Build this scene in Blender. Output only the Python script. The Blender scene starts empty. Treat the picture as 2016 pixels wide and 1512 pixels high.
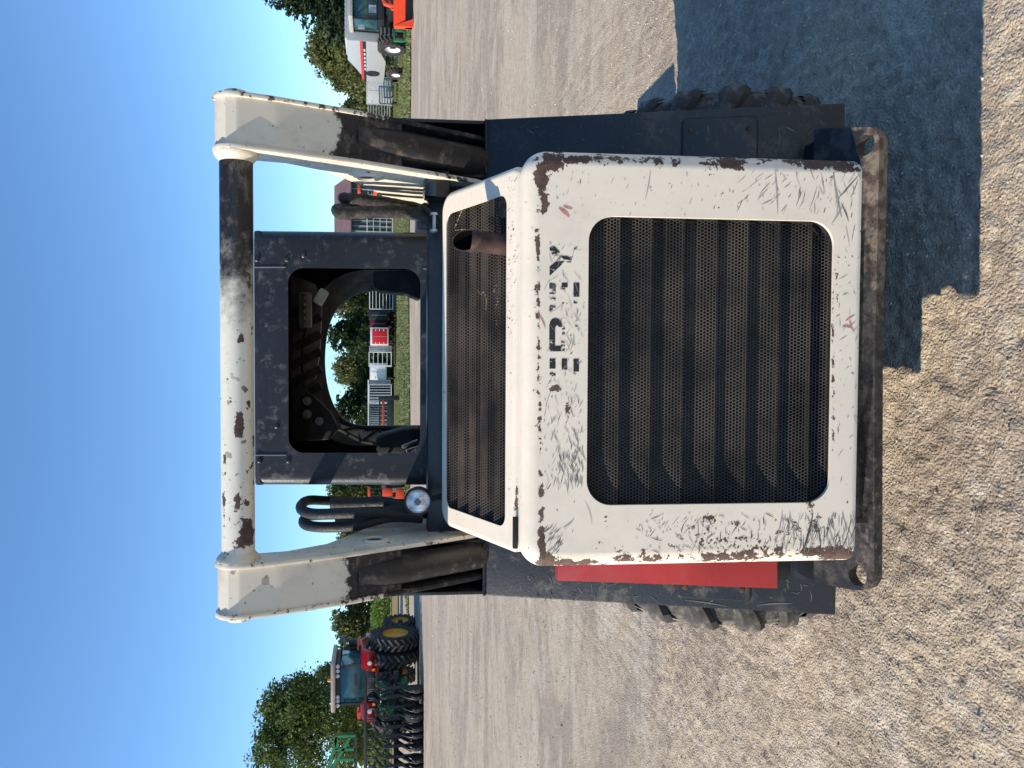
import bpy, bmesh, math, random
import numpy as np
from mathutils import Vector, Matrix
random.seed(7); np.random.seed(7)
C = bpy.context.scene
COL = C.collection
R = math.radians
PI = math.pi

# ------------------------------------------------------------------ camera
FPX = 1514.0; HC = 1.6
PITCH = R(9.86); YAW = R(1.82)
cf = Vector((-math.sin(YAW)*math.cos(PITCH), math.cos(YAW)*math.cos(PITCH), -math.sin(PITCH)))
cr = Vector((math.cos(YAW), math.sin(YAW), 0))
cu = cr.cross(cf)
cam = bpy.data.cameras.new('camera'); cam.lens = 36*FPX/2016; cam.sensor_width = 36; cam.clip_end = 3000; cam.clip_start = .05
camo = bpy.data.objects.new('camera', cam); COL.objects.link(camo)
mw = Matrix(((-cu.x, cr.x, -cf.x, 0), (-cu.y, cr.y, -cf.y, 0), (-cu.z, cr.z, -cf.z, HC), (0, 0, 0, 1)))
camo.matrix_world = mw
C.camera = camo
# the phone was held sideways: the picture's left is the sky
SD = Vector((1, .245, -.56)).normalized()          # the way the sunlight travels
sun = bpy.data.lights.new('sun', 'SUN'); sun.energy = 4.9; sun.angle = R(.5); sun.color = (1, .90, .75)
suno = bpy.data.objects.new('sun', sun); COL.objects.link(suno)
suno.rotation_euler = SD.to_track_quat('-Z', 'Y').to_euler()
w = bpy.data.worlds.new('World'); C.world = w; w.use_nodes = True
nt = w.node_tree; bg = nt.nodes['Background']
sk = nt.nodes.new('ShaderNodeTexSky'); sk.sky_type = 'NISHITA'; sk.sun_disc = False
sk.sun_elevation = math.asin(-SD.z); sk.sun_rotation = math.atan2(-SD.x, -SD.y)
sk.air_density = 1.0; sk.dust_density = .0; sk.ozone_density = 1.6; sk.altitude = 1500
tint = nt.nodes.new('ShaderNodeMix'); tint.data_type = 'RGBA'; tint.blend_type = 'MULTIPLY'; tint.inputs[0].default_value = 1
tint.inputs[7].default_value = (.63, .85, 1.03, 1)
nt.links.new(sk.outputs[0], tint.inputs[6]); nt.links.new(tint.outputs[2], bg.inputs[0]); bg.inputs[1].default_value = .15
C.view_settings.view_transform = 'Standard'; C.view_settings.look = 'None'
C.view_settings.gamma = 1; C.view_settings.use_curve_mapping = False
C.view_settings.exposure = .5

# ------------------------------------------------------------------ measuring helpers
def ray(px, py):
    return cf + cr*((756-py)/FPX) - cu*((px-1008)/FPX)
def W(px, py, Y):                                   # point of the sight line at distance Y
    d = ray(px, py); t = Y/d.y
    return Vector((d.x*t, Y, HC+d.z*t))
def onplane(px, py, p0, n):
    d = ray(px, py); p0 = Vector(p0); n = Vector(n)
    t = (p0-Vector((0, 0, HC))).dot(n)/d.dot(n)
    return Vector((0, 0, HC))+d*t
def G(px, py): return onplane(px, py, (0, 0, 0), (0, 0, 1))
def pix(p):                                         # back to photo position, numpy arrays (N,3)
    q = p-np.array([0, 0, HC]); z = q@np.array(cf)
    return 1008-FPX*(q@np.array(cu))/z, 756-FPX*(q@np.array(cr))/z

# ------------------------------------------------------------------ node helpers
def new_mat(name):
    m = bpy.data.materials.new(name); m.use_nodes = True
    return m, m.node_tree, m.node_tree.nodes['Principled BSDF']
class N:
    def __init__(s, nt):
        s.nt = nt; s.co = nt.nodes.new('ShaderNodeTexCoord').outputs['Object']
    def set(s, sock, v):
        if hasattr(v, 'is_output') or isinstance(v, bpy.types.NodeSocket): s.nt.links.new(v, sock)
        elif isinstance(v, (tuple, list)) and len(v) == 3 and sock.type == 'RGBA': sock.default_value = (*v, 1)
        else: sock.default_value = v
    def noise(s, scale=5, detail=4, rough=.55, stretch=None, dist=0, rot=None, co=None):
        n = s.nt.nodes.new('ShaderNodeTexNoise'); c = co or s.co
        if stretch or rot:
            m = s.nt.nodes.new('ShaderNodeMapping'); m.inputs['Scale'].default_value = stretch or (1, 1, 1)
            if rot: m.inputs['Rotation'].default_value = rot
            s.nt.links.new(c, m.inputs[0]); c = m.outputs[0]
        s.nt.links.new(c, n.inputs['Vector']); n.inputs['Scale'].default_value = scale
        n.inputs['Detail'].default_value = detail; n.inputs['Roughness'].default_value = rough; n.inputs['Distortion'].default_value = dist
        return n.outputs[0]
    def voro(s, scale=5, feature='F1', out=0):
        n = s.nt.nodes.new('ShaderNodeTexVoronoi'); n.feature = feature; s.nt.links.new(s.co, n.inputs['Vector']); n.inputs['Scale'].default_value = scale
        return n.outputs[out]
    def math(s, op, a, b=0.0, clamp=False):
        n = s.nt.nodes.new('ShaderNodeMath'); n.operation = op; n.use_clamp = clamp
        s.set(n.inputs[0], a); s.set(n.inputs[1], b); return n.outputs[0]
    def step(s, v, lo, hi, a=0.0, b=1.0):
        n = s.nt.nodes.new('ShaderNodeMapRange'); n.interpolation_type = 'SMOOTHSTEP'
        s.set(n.inputs[0], v); n.inputs[1].default_value = lo; n.inputs[2].default_value = hi; n.inputs[3].default_value = a; n.inputs[4].default_value = b
        return n.outputs[0]
    def mix(s, f, a, b):
        n = s.nt.nodes.new('ShaderNodeMix'); n.data_type = 'RGBA'
        s.set(n.inputs[0], f); s.set(n.inputs[6], a); s.set(n.inputs[7], b); return n.outputs[2]
    def attr(s, name):
        n = s.nt.nodes.new('ShaderNodeAttribute'); n.attribute_name = name; return n.outputs['Fac']
    def bump(s, h, dist=.01, strength=1.0, prev=None):
        n = s.nt.nodes.new('ShaderNodeBump'); s.nt.links.new(h, n.inputs['Height']); n.inputs['Distance'].default_value = dist; n.inputs['Strength'].default_value = strength
        if prev: s.nt.links.new(prev, n.inputs['Normal'])
        return n.outputs[0]
    def island(s):
        return s.nt.nodes.new('ShaderNodeNewGeometry').outputs['Random Per Island']
    def sep(s, c=None):
        n = s.nt.nodes.new('ShaderNodeSeparateXYZ'); s.nt.links.new(c or s.co, n.inputs[0]); return n.outputs
MC = {}
def plain(name, col, rough=.5, metal=0, var=.15, scale=6, bump=0, bscale=60, dust=0, coat=0):
    if name in MC: return MC[name]
    m, t, b = new_mat(name); n = N(t)
    v = n.noise(scale, 5, .6)
    lo = tuple(max(0, c*(1-var)) for c in col); hi = tuple(min(1, c*(1+var)) for c in col)
    c = n.mix(n.step(v, .3, .7), lo, hi)
    if dust:
        dm = n.step(n.noise(scale*2.3, 6, .7), .45, .75, 0, dust)
        c = n.mix(dm, c, (.30, .26, .21))
    t.links.new(c, b.inputs['Base Color']); b.inputs['Roughness'].default_value = rough; b.inputs['Metallic'].default_value = metal
    n.set(b.inputs['Roughness'], n.step(n.noise(scale*3, 4), .3, .7, max(.05, rough-.1), min(1, rough+.12)))
    if coat: b.inputs['Coat Weight'].default_value = coat
    if bump: t.links.new(n.bump(n.noise(bscale, 3), bump), b.inputs['Normal'])
    MC[name] = m; return m

def worn(name, col, under, rough=.4, sw=(.2, .85), scale=55, amp=1.0, dirt=.25, dirtcol=(.42, .38, .31), spots=0.0, dark=(.012, .012, .014)):
    """paint that comes off where the 'wear' attribute is high; soot where the 'soot' attribute is high"""
    m, t, b = new_mat(name); n = N(t)
    c = n.mix(n.step(n.noise(3.5, 4, .6), .35, .7), tuple(x*.95 for x in col), col)
    d = n.math('MULTIPLY', n.step(n.noise(9, 7, .68, stretch=(1, 1, .6)), .46, .8), dirt)
    c = n.mix(d, c, dirtcol)
    fine = n.step(n.noise(70, 5, .7), .60, .72, 0, .35*min(1, dirt*3))
    c = n.mix(fine, c, tuple(x*.7 for x in dirtcol))
    hz = n.noise(scale, 8, .72)
    hz2 = n.noise(scale*.5, 5, .7, stretch=(1, 1, 1))
    k = n.math('ADD', n.math('MULTIPLY', n.math('SUBTRACT', n.math('ADD', n.math('MULTIPLY', hz, .6), n.math('MULTIPLY', hz2, .4)), .5), amp*3.2), n.attr('wear'))
    wm = n.step(k, .47, .53)
    uc = n.mix(n.step(n.noise(55, 6, .7), .35, .65), tuple(x*.6 for x in under), tuple(min(1, x*1.35) for x in under))
    c = n.mix(wm, c, uc)
    if spots:
        sp = n.math('MULTIPLY', n.step(n.noise(26, 2, .5), .70, .72), n.step(n.noise(3, 2), .4, .6))
        c = n.mix(n.math('MULTIPLY', sp, spots), c, uc)
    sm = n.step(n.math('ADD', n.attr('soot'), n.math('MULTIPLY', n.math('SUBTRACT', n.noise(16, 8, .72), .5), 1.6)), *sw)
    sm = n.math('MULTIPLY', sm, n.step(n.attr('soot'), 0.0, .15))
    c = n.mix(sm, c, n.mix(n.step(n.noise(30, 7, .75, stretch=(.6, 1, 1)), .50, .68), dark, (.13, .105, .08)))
    t.links.new(c, b.inputs['Base Color'])
    rg = n.math('ADD', n.math('MULTIPLY', wm, .35), n.step(n.noise(12, 4), .3, .7, rough-.08, rough+.1), True)
    t.links.new(rg, b.inputs['Roughness'])
    bh = n.math('SUBTRACT', n.math('MULTIPLY', n.noise(14, 2, .4), .12), n.math('MULTIPLY', wm, .35))
    t.links.new(n.bump(bh, .0022), b.inputs['Normal'])
    return m

WHITE = (.81, .705, .565); RUST = (.085, .048, .034)
M_white = worn('worn white paint', WHITE, RUST, .38)
M_whitearm = worn('white arm paint', (.70, .625, .50), RUST, .45, sw=(.45, .60), dirt=.75, dirtcol=(.33, .28, .21), spots=.6)
M_tube = worn('tube paint', (.72, .68, .58), (.075, .045, .035), .42, sw=(.12, .95), dirt=.4, dirtcol=(.42, .36, .26), spots=.9)
def scuffed_black(name, base, hi, rough, amt, scale=14, dustc=(.16, .15, .14)):
    m, t, b = new_mat(name); n = N(t)
    c = n.mix(n.step(n.noise(4, 5, .6), .3, .7), tuple(x*.7 for x in base), tuple(x*1.4 for x in base))
    a = n.step(n.noise(scale, 8, .72), .50, .62); bq = n.step(n.noise(scale*.35, 3), .42, .6)
    k = n.math('MULTIPLY', n.math('MULTIPLY', a, bq), amt)
    c = n.mix(k, c, hi)
    k2 = n.math('MULTIPLY', n.step(n.noise(90, 3, .6, stretch=(.3, 1, 1.2)), .66, .7), .25*amt)
    c = n.mix(k2, c, dustc)
    t.links.new(c, b.inputs['Base Color'])
    n.set(b.inputs['Roughness'], n.math('ADD', n.math('MULTIPLY', k, .25), rough, True))
    t.links.new(n.bump(n.noise(120, 3, .5), .0006), b.inputs['Normal'])
    return m
M_black = scuffed_black('black paint', (.012, .014, .018), (.045, .048, .055), .36, .8)
M_cabblack = scuffed_black('scuffed cab black', (.014, .014, .016), (.075, .075, .078), .42, 1, 34)
M_tail = scuffed_black('tail plate black', (.012, .014, .018), (.075, .070, .062), .42, 1, 13, (.22, .20, .17))
M_interior = plain('black interior plastic', (.006, .006, .006), .75, bump=.001, bscale=150)
M_interior2 = plain('grey brown interior trim', (.17, .14, .115), .6, bump=.001, bscale=150)
M_cavity = plain('hollow and soot black', (.006, .006, .006), .6, var=.5, scale=30)  # near black for soot and hollows; the shade of hollows is in the colour
M_grease = scuffed_black('greasy arm steel', (.010, .010, .011), (.10, .075, .055), .5, .8, 26)
M_grille = plain('grille steel', (.066, .051, .038), .55, .0, var=.65, scale=7)
MC_g = M_grille
M_rubber = plain('hose rubber', (.013, .013, .014), .6, var=.3, scale=40, bump=.002, bscale=140)
M_hose = plain('dusty hose wrap', (.022, .019, .017), .8, var=.6, scale=25, bump=.004, bscale=90, dust=.18)
M_tyre = plain('dusty tyre rubber', (.055, .050, .045), .85, var=.35, scale=9, bump=.004, bscale=60, dust=.75)
M_red = plain('red paint', (.34, .030, .032), .35, var=.12, scale=4, dust=.12)
M_steel = plain('zinc steel', (.55, .53, .5), .35, .9)
M_brownsteel = plain('worn bumper steel', (.10, .075, .058), .6, .3, var=.6, scale=14, bump=.002, bscale=60, dust=.55)
M_rustdot = plain('rusty bolt', (.10, .05, .03), .8, .2, var=.4, scale=40)
M_exhaust = plain('rusty exhaust', (.050, .026, .020), .7, .3, var=.5, scale=25, bump=.001)

# ------------------------------------------------------------------ mesh builder
class MB:
    def __init__(s): s.v = []; s.f = []
    def add(s, vs, fs):
        o = len(s.v); s.v += [tuple(x) for x in vs]; s.f += [tuple(i+o for i in f) for f in fs]; return s
    def box(s, x0, x1, y0, y1, z0, z1):
        return s.add([(x0, y0, z0), (x1, y0, z0), (x1, y1, z0), (x0, y1, z0), (x0, y0, z1), (x1, y0, z1), (x1, y1, z1), (x0, y1, z1)],
                     [(0, 3, 2, 1), (4, 5, 6, 7), (0, 1, 5, 4), (1, 2, 6, 5), (2, 3, 7, 6), (3, 0, 4, 7)])
    def obox(s, c, size, rot=(0, 0, 0)):
        from mathutils import Euler
        m = Euler(rot).to_matrix(); c = Vector(c); hx, hy, hz = (q/2 for q in size)
        vs = [c+m@Vector((sx*hx, sy*hy, sz*hz)) for sz in (-1, 1) for sx, sy in ((-1, -1), (1, -1), (1, 1), (-1, 1))]
        return s.add(vs, [(0, 3, 2, 1), (4, 5, 6, 7), (0, 1, 5, 4), (1, 2, 6, 5), (2, 3, 7, 6), (3, 0, 4, 7)])
    def bar(s, p0, p1, wd, ht=None):
        p0 = Vector(p0); p1 = Vector(p1); d = (p1-p0).normalized(); ht = ht or wd
        a = d.cross(Vector((0, 0, 1)));
        if a.length < .01: a = Vector((1, 0, 0))
        a.normalize(); b = a.cross(d)
        vs = [p+a*(i*wd/2)+b*(j*ht/2) for p in (p0, p1) for i, j in ((-1, -1), (1, -1), (1, 1), (-1, 1))]
        return s.add(vs, [(0, 1, 2, 3), (4, 7, 6, 5), (0, 4, 5, 1), (1, 5, 6, 2), (2, 6, 7, 3), (3, 7, 4, 0)])
    def tube(s, pts, r, n=10, caps=True, rf=None):
        pts = [Vector(p) for p in pts]; o = len(s.v); k = len(pts); a = None
        for i, p in enumerate(pts):
            d = (pts[min(i+1, k-1)]-pts[max(i-1, 0)]).normalized()
            if a is None:
                a = d.orthogonal().normalized()
            a = (a-d*a.dot(d)).normalized(); b = d.cross(a)
            rr = r if rf is None else rf(i/(k-1))*r
            for j in range(n):
                t = 2*PI*j/n; s.v.append(tuple(p+a*(rr*math.cos(t))+b*(rr*math.sin(t))))
        for i in range(k-1):
            for j in range(n):
                s.f.append((o+i*n+j, o+i*n+(j+1) % n, o+(i+1)*n+(j+1) % n, o+(i+1)*n+j))
        if caps:
            s.f.append(tuple(o+j for j in reversed(range(n)))); s.f.append(tuple(o+(k-1)*n+j for j in range(n)))
        return s
    def lathe(s, prof, origin, axis=(1, 0, 0), n=24, caps=True):
        ax = Vector(axis).normalized(); a = ax.orthogonal().normalized(); b = ax.cross(a); og = Vector(origin); o = len(s.v); k = len(prof)
        for r, h in prof:
            for j in range(n):
                t = 2*PI*j/n; s.v.append(tuple(og+ax*h+a*(r*math.cos(t))+b*(r*math.sin(t))))
        for i in range(k-1):
            for j in range(n):
                s.f.append((o+i*n+j, o+i*n+(j+1) % n, o+(i+1)*n+(j+1) % n, o+(i+1)*n+j))
        if caps:
            s.f.append(tuple(o+j for j in reversed(range(n)))); s.f.append(tuple(o+(k-1)*n+j for j in range(n)))
        return s
    def prism(s, poly, vec, hole=None):
        vec = Vector(vec); poly = [Vector(p) for p in poly]; n = len(poly); o = len(s.v)
        allp = poly+([Vector(p) for p in hole] if hole else [])
        m = len(allp)
        s.v += [tuple(p) for p in allp]+[tuple(p+vec) for p in allp]
        if hole:
            h = m-n
            i0 = min(range(n), key=lambda i: (poly[i]-allp[n]).length)
            lp = [(i0+i) % n for i in range(n)]+[i0]+[n]+[n+(h-j) % h for j in range(1, h+1)]
            # keep opposite winding
            s.f.append(tuple(o+i for i in lp)); s.f.append(tuple(o+m+i for i in reversed(lp)))
            for j in range(h): s.f.append((o+n+j, o+n+(j+1) % h, o+m+n+(j+1) % h, o+m+n+j))
        else:
            s.f.append(tuple(o+i for i in range(n))); s.f.append(tuple(o+m+i for i in reversed(range(n))))
        for i in range(n): s.f.append((o+i, o+m+i, o+m+(i+1) % n, o+(i+1) % n))
        return s
    def build(s, name, mat, parent=None, bevel=0, smooth=True, attrs=None, world=True, angle=32, fixn=False):
        base = Vector((0, 0, 0))
        if parent is not None and world:
            q = parent
            while q is not None: base = base+q.location; q = q.parent
        me = bpy.data.meshes.new(name)
        me.from_pydata([(x-base.x, y-base.y, z-base.z) for x, y, z in s.v], [], s.f)
        if bevel or fixn:
            bm = bmesh.new(); bm.from_mesh(me)
            bmesh.ops.recalc_face_normals(bm, faces=bm.faces)
            if bevel:
                ed = [e for e in bm.edges if len(e.link_faces) == 2 and e.calc_face_angle(0) > R(35)]
                bmesh.ops.bevel(bm, geom=ed, offset=bevel, segments=2, affect='EDGES', profile=.6, clamp_overlap=True)
            bm.to_mesh(me); bm.free()
        if smooth:
            me.shade_smooth(); me.set_sharp_from_angle(angle=R(angle))
        if attrs:
            co = np.empty(len(me.vertices)*3); me.vertices.foreach_get('co', co); co = co.reshape(-1, 3)+np.array(base)
            for an, fn in attrs.items():
                at = me.attributes.new(an, 'FLOAT', 'POINT'); at.data.foreach_set('value', np.asarray(fn(co), dtype=np.float32))
        me.materials.append(mat)
        o = bpy.data.objects.new(name, me); COL.objects.link(o)
        if parent is not None: o.parent = parent
        return o
def tag(o, label=None, cat=None, group=None, kind=None):
    if label: o['label'] = label
    if cat: o['category'] = cat
    if group: o['group'] = group
    if kind: o['kind'] = kind
    return o
def thing(name, loc, label, cat, group=None):
    o = bpy.data.objects.new(name, None); o.location = loc; o.empty_display_size = .2; COL.objects.link(o)
    return tag(o, label, cat, group)
def inst(o, parent, loc=(0, 0, 0), rot=(0, 0, 0), scale=(1, 1, 1)):
    c = o.copy(); COL.objects.link(c); c.parent = parent; c.location = loc; c.rotation_euler = rot; c.scale = scale; return c
def catmull(P, n=8):
    P = [Vector(p) for p in P]; Q = [P[0]*2-P[1]]+P+[P[-1]*2-P[-2]]; out = []
    for i in range(1, len(Q)-2):
        for k in range(n):
            t = k/n; a, b, c, d = Q[i-1], Q[i], Q[i+1], Q[i+2]
            out.append(.5*((2*b)+(-a+c)*t+(2*a-5*b+4*c-d)*t*t+(-a+3*b-3*c+d)*t**3))
    out.append(P[-1]); return out
def blobs(lst, base=0.0):
    """field from patches given as (photo x, photo y, half sizes, strength)"""
    def fn(co):
        X, Y = pix(co); v = np.full(len(X), base)
        for cx, cy, rx, ry, st in lst:
            d = np.sqrt(((X-cx)/rx)**2+((Y-cy)/ry)**2)
            v = np.maximum(v, (st+.05)*np.clip(1.40-d, 0, 1))
        return v
    return fn
zero = lambda co: np.zeros(len(co))

# ------------------------------------------------------------------ rounded sheets with a hole
def rrect(a0, a1, b0, b1, rad, ne=30, nc=10, eb=None):
    rad = [max(r, .0015) for r in (rad if isinstance(rad, (list, tuple)) else [rad]*4)]
    cs = [(a1-rad[0], b0+rad[0], -90, rad[0]), (a1-rad[1], b1-rad[1], 0, rad[1]), (a0+rad[2], b1-rad[2], 90, rad[2]), (a0+rad[3], b0+rad[3], 180, rad[3])]
    out = []; ends = []
    for cx, cy, a, r in cs:
        arc = [(cx+r*math.cos(R(a+90*i/nc)), cy+r*math.sin(R(a+90*i/nc))) for i in range(nc+1)]
        ends.append(arc)
    for i in range(4):
        out += ends[i]
        p, q = ends[i][-1], ends[(i+1) % 4][0]
        for k in range(1, ne): t = k/ne; out.append((p[0]+(q[0]-p[0])*t, p[1]+(q[1]-p[1])*t))
    return out
def ring_sheet(mb, outer, orad, inner, irad, mp, K=12, fil=.01, back=.05, lip=.02, ne=30, nc=10):
    a0, a1, b0, b1 = outer; rad = orad if isinstance(orad, (list, tuple)) else [orad]*4
    ins = rrect(a0+fil, a1-fil, b0+fil, b1-fil, [max(r-fil, .002) for r in rad], ne, nc)
    out = rrect(a0, a1, b0, b1, rad, ne, nc)
    hole = rrect(*inner, irad, ne, nc) if inner else None
    loops = []
    if hole:
        loops.append([(a, b, lip) for a, b in hole]); loops.append([(a, b, .0015) for a, b in hole])
        h2 = hole
        for k in range(K+1):
            t = k/K; loops.append([(h[0]+(i[0]-h[0])*t, h[1]+(i[1]-h[1])*t, 0) for h, i in zip(h2, ins)])
    else:
        loops.append([(a, b, 0) for a, b in ins])
    for k in range(1, 6):
        t = k/5*PI/2; s_, c_ = math.sin(t), 1-math.cos(t)
        loops.append([(i[0]+(o[0]-i[0])*s_, i[1]+(o[1]-i[1])*s_, fil*c_) for i, o in zip(ins, out)])
    loops.append([(a, b, back) for a, b in out])
    n = len(out); o0 = len(mb.v)
    for lp in loops:
        for a, b, d in lp: mb.v.append(tuple(mp(a, b, d)))
    for k in range(len(loops)-1):
        for j in range(n):
            mb.f.append((o0+k*n+j, o0+k*n+(j+1) % n, o0+(k+1)*n+(j+1) % n, o0+(k+1)*n+j))
    if not hole: mb.f.append(tuple(o0+j for j in range(n)))
    return mb
def perforated(mb, a0, a1, b0, b1, mp, prof, pitch=.0075, hf=.60):
    rowh = pitch*.866; nr = int((b1-b0)/rowh)+1; nc = int((a1-a0)/pitch)+1
    R0 = pitch/math.sqrt(3)*1.01
    ang = [PI/6+i*PI/3 for i in range(6)]
    for r in range(nr):
        b = b0+r*rowh
        for c in range(nc):
            a = a0+c*pitch+(pitch/2 if r % 2 else 0)
            o = len(mb.v)
            for q in ang: x, y = a+R0*math.cos(q), b+R0*math.sin(q); mb.v.append(tuple(mp(x, y, prof(y))))
            for q in ang: x, y = a+R0*hf*1.12*math.cos(q), b+R0*hf*1.12*math.sin(q); mb.v.append(tuple(mp(x, y, prof(y))))
            for i in range(6): mb.f.append((o+i, o+(i+1) % 6, o+6+(i+1) % 6, o+6+i))
    return mb

# ================================================================== GROUND
def vnoise(x, y, seed=0):
    xi = np.floor(x).astype(np.int64); yi = np.floor(y).astype(np.int64); fx = x-xi; fy = y-yi
    fx = fx*fx*(3-2*fx); fy = fy*fy*(3-2*fy)
    def h(a, b):
        n = (a*374761393+b*668265263+seed*1442695041) & 0x7fffffff; n = ((n ^ (n >> 13))*1274126177) & 0x7fffffff
        return ((n ^ (n >> 16)) & 0xffff)/65535.0
    return (h(xi, yi)*(1-fx)+h(xi+1, yi)*fx)*(1-fy)+(h(xi, yi+1)*(1-fx)+h(xi+1, yi+1)*fx)*fy
def lines(lo, hi, fine, f0, f1, grow):
    L = list(np.arange(f0, f1, fine)); x = L[-1]; st = fine
    while x < hi: st *= grow; x += st; L.append(x)
    x = L[0]; st = fine
    P = []
    while x > lo: st *= grow; x -= st; P.append(x)
    return np.array(P[::-1]+L)
gx = lines(-700, 700, .012, -2.1, 2.4, 1.09); gy = lines(-60, 1500, .012, .95, 4.0, 1.09)
GX, GY = np.meshgrid(gx, gy)
amp = np.clip(3.5/np.maximum(GY, 2.5), 0, 1)*(np.abs(GX) < 30)
def relief(X, Y):
    wx = X+.12*vnoise(X*1.3, Y*1.3, 9)
    z = .010*(vnoise(X*1.1, Y*2.2, 1)-.5)+.006*(vnoise(wx*6, Y*6, 2)-.5)+.008*(vnoise(X*22, Y*22, 3)-.5)+.009*(vnoise(X*47, Y*47, 4)-.5)
    b = vnoise(X*34, Y*34, 6); z = z+.006*np.clip((b-.72)/.28, 0, 1)
    tr = np.clip(1-np.abs((X+.28*Y-.02)-.0)/.13, 0, 1)**.5*((Y > .9) & (Y < 2.1)); z = z+.0035*tr*np.sign(np.sin(2*np.pi*(Y+.35*np.abs(X+.28*Y-.02))/.075))*np.clip(vnoise(X*9, Y*9, 12)*2-.5, 0, 1)
    p = vnoise(X*16, Y*16, 8); z = z-.010*np.clip((.16-p)/.16, 0, 1)
    return z
GZ = relief(GX, GY)*amp
nx, ny = len(gx), len(gy)
vs = np.stack([GX.ravel(), GY.ravel(), GZ.ravel()], 1)
idx = np.arange(nx*ny).reshape(ny, nx)
fs = np.stack([idx[:-1, :-1].ravel(), idx[:-1, 1:].ravel(), idx[1:, 1:].ravel(), idx[1:, :-1].ravel()], 1)
me = bpy.data.meshes.new('gravel_ground'); me.from_pydata(vs.tolist(), [], fs.tolist()); me.shade_smooth()
def gravel_mat():
    m, t, b = new_mat('gravel'); n = N(t)
    big = n.noise(.35, 5, .6, dist=.4)
    c = n.mix(n.step(big, .35, .65), (.47, .375, .262), (.56, .46, .335))
    st = n.noise(.55, 6, .62, stretch=(.60, 1.1, 1), dist=1.6, rot=(0, 0, R(10)))
    c = n.mix(n.math('MULTIPLY', n.step(st, .44, .58), .75), c, (.31, .245, .19))
    st2 = n.noise(1.3, 6, .6, stretch=(.40, 1.2, 1), dist=1.2, rot=(0, 0, R(-7)))
    c = n.mix(n.math('MULTIPLY', n.step(st2, .50, .60), .55), c, (.62, .54, .43))
    st3 = n.noise(.16, 5, .6, stretch=(.55, 1.0, 1), dist=1.8, rot=(0, 0, R(16)))
    c = n.mix(n.math('MULTIPLY', n.step(st3, .46, .58), .5), c, (.36, .295, .24))
    md = n.noise(14, 6, .75); c = n.mix(n.step(md, .35, .7, 0, .35), c, (.36, .285, .195))
    fi = n.noise(120, 4, .75); c = n.mix(n.step(fi, .54, .65, 0, .55), c, (.14, .105, .075))  # dark specks put the shade of pits between grains into the colour
    f2 = n.noise(85, 3, .7); c = n.mix(n.step(f2, .57, .66, 0, .7), c, (.66, .57, .45))
    f3 = n.noise(34, 3, .7); c = n.mix(n.step(f3, .62, .68, 0, .5), c, (.20, .165, .135))
    f4 = n.noise(13, 5, .8); c = n.mix(n.step(f4, .55, .62, 0, .5), c, (.60, .53, .43)); c = n.mix(n.step(f4, .38, .45, .5, 0), c, (.22, .18, .145))
    f5 = n.noise(4.5, 6, .8); c = n.mix(n.step(f5, .55, .61, 0, .35), c, (.58, .52, .44)); c = n.mix(n.step(f5, .39, .45, .4, 0), c, (.25, .205, .17))
    t.links.new(c, b.inputs['Base Color']); b.inputs['Roughness'].default_value = .95; b.inputs['Specular IOR Level'].default_value = .2
    gr = n.noise(115, 2, .5); g2 = n.noise(210, 2, .6)
    v = n.voro(105)
    h = n.math('ADD', n.math('MULTIPLY', n.noise(45, 4, .6), .7), n.math('ADD', n.math('MULTIPLY', gr, 1.1), n.math('SUBTRACT', n.math('MULTIPLY', g2, .45), n.math('MULTIPLY', v, .6))))
    t.links.new(n.bump(h, .0054, 1.0, n.bump(n.noise(10, 5, .75), .020, .6)), b.inputs['Normal'])
    return m
M_gravel = gravel_mat(); me.materials.append(M_gravel)
go = bpy.data.objects.new('gravel_ground', me); COL.objects.link(go); tag(go, 'pale packed gravel yard with loose stones and tyre tracks', kind='structure')

# loose stones
mb = MB(); rs = np.random.RandomState(3)
def stone(mb, x, y, z, s):
    o = len(mb.v); a = rs.rand()*6.28
    k = 6; q = rs.rand(16)
    for i in range(k): t = a+2*PI*i/k; r = s*(.75+.5*q[i]); mb.v.append((x+r*math.cos(t), y+r*math.sin(t)*.85, z-.2*s+.25*s*q[(i+7) % 16]))
    for i in range(3): t = a+.5+2*PI*i/3; r = s*(.4+.35*q[i+8]); mb.v.append((x+r*math.cos(t), y+r*math.sin(t), z+s*(.45+.35*q[i+11])))
    mb.f += [(o+i, o+(i+1) % 6, o+6+((i+1)//2) % 3) for i in (0, 1, 2, 3, 4, 5)]
    mb.f += [(o+6, o+7, o+8), (o+1, o+7, o+6), (o+3, o+8, o+7), (o+5, o+6, o+8)]
NS = 46000
yy_ = np.where(np.arange(NS) < 24000, .95+3.6*rs.rand(NS)**1.1, 3.2+20*rs.rand(NS)**1.6); xx_ = (rs.rand(NS)*2-1)*(.75*yy_+.6)
ss_ = (.0014+.0042*rs.rand(NS)**3.5)*np.where(yy_ < 3.2, 1, 1+.30*(yy_-3.2)**.8); ss_ *= np.where(rs.rand(NS) < .006, 2.4, 1)
zz_s = relief(xx_, yy_)*np.minimum(1, 3.5/np.maximum(yy_, 2.5)); keep = vnoise(xx_*1.5, yy_*1.5, 5)+.15*rs.rand(NS) > .34
for i in range(NS):
    if keep[i]: stone(mb, float(xx_[i]), float(yy_[i]), float(zz_s[i]), float(ss_[i]))
M_stone, t_, b_ = new_mat('stones'); n_ = N(t_)
ii = n_.island(); cc = n_.mix(ii, (.22, .17, .125), (.64, .55, .43)); t_.links.new(cc, b_.inputs['Base Color']); b_.inputs['Roughness'].default_value = .9
tag(mb.build('loose_stones', M_stone, smooth=False), 'loose grey and tan stones scattered over the gravel', 'gravel', kind='stuff')

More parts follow.
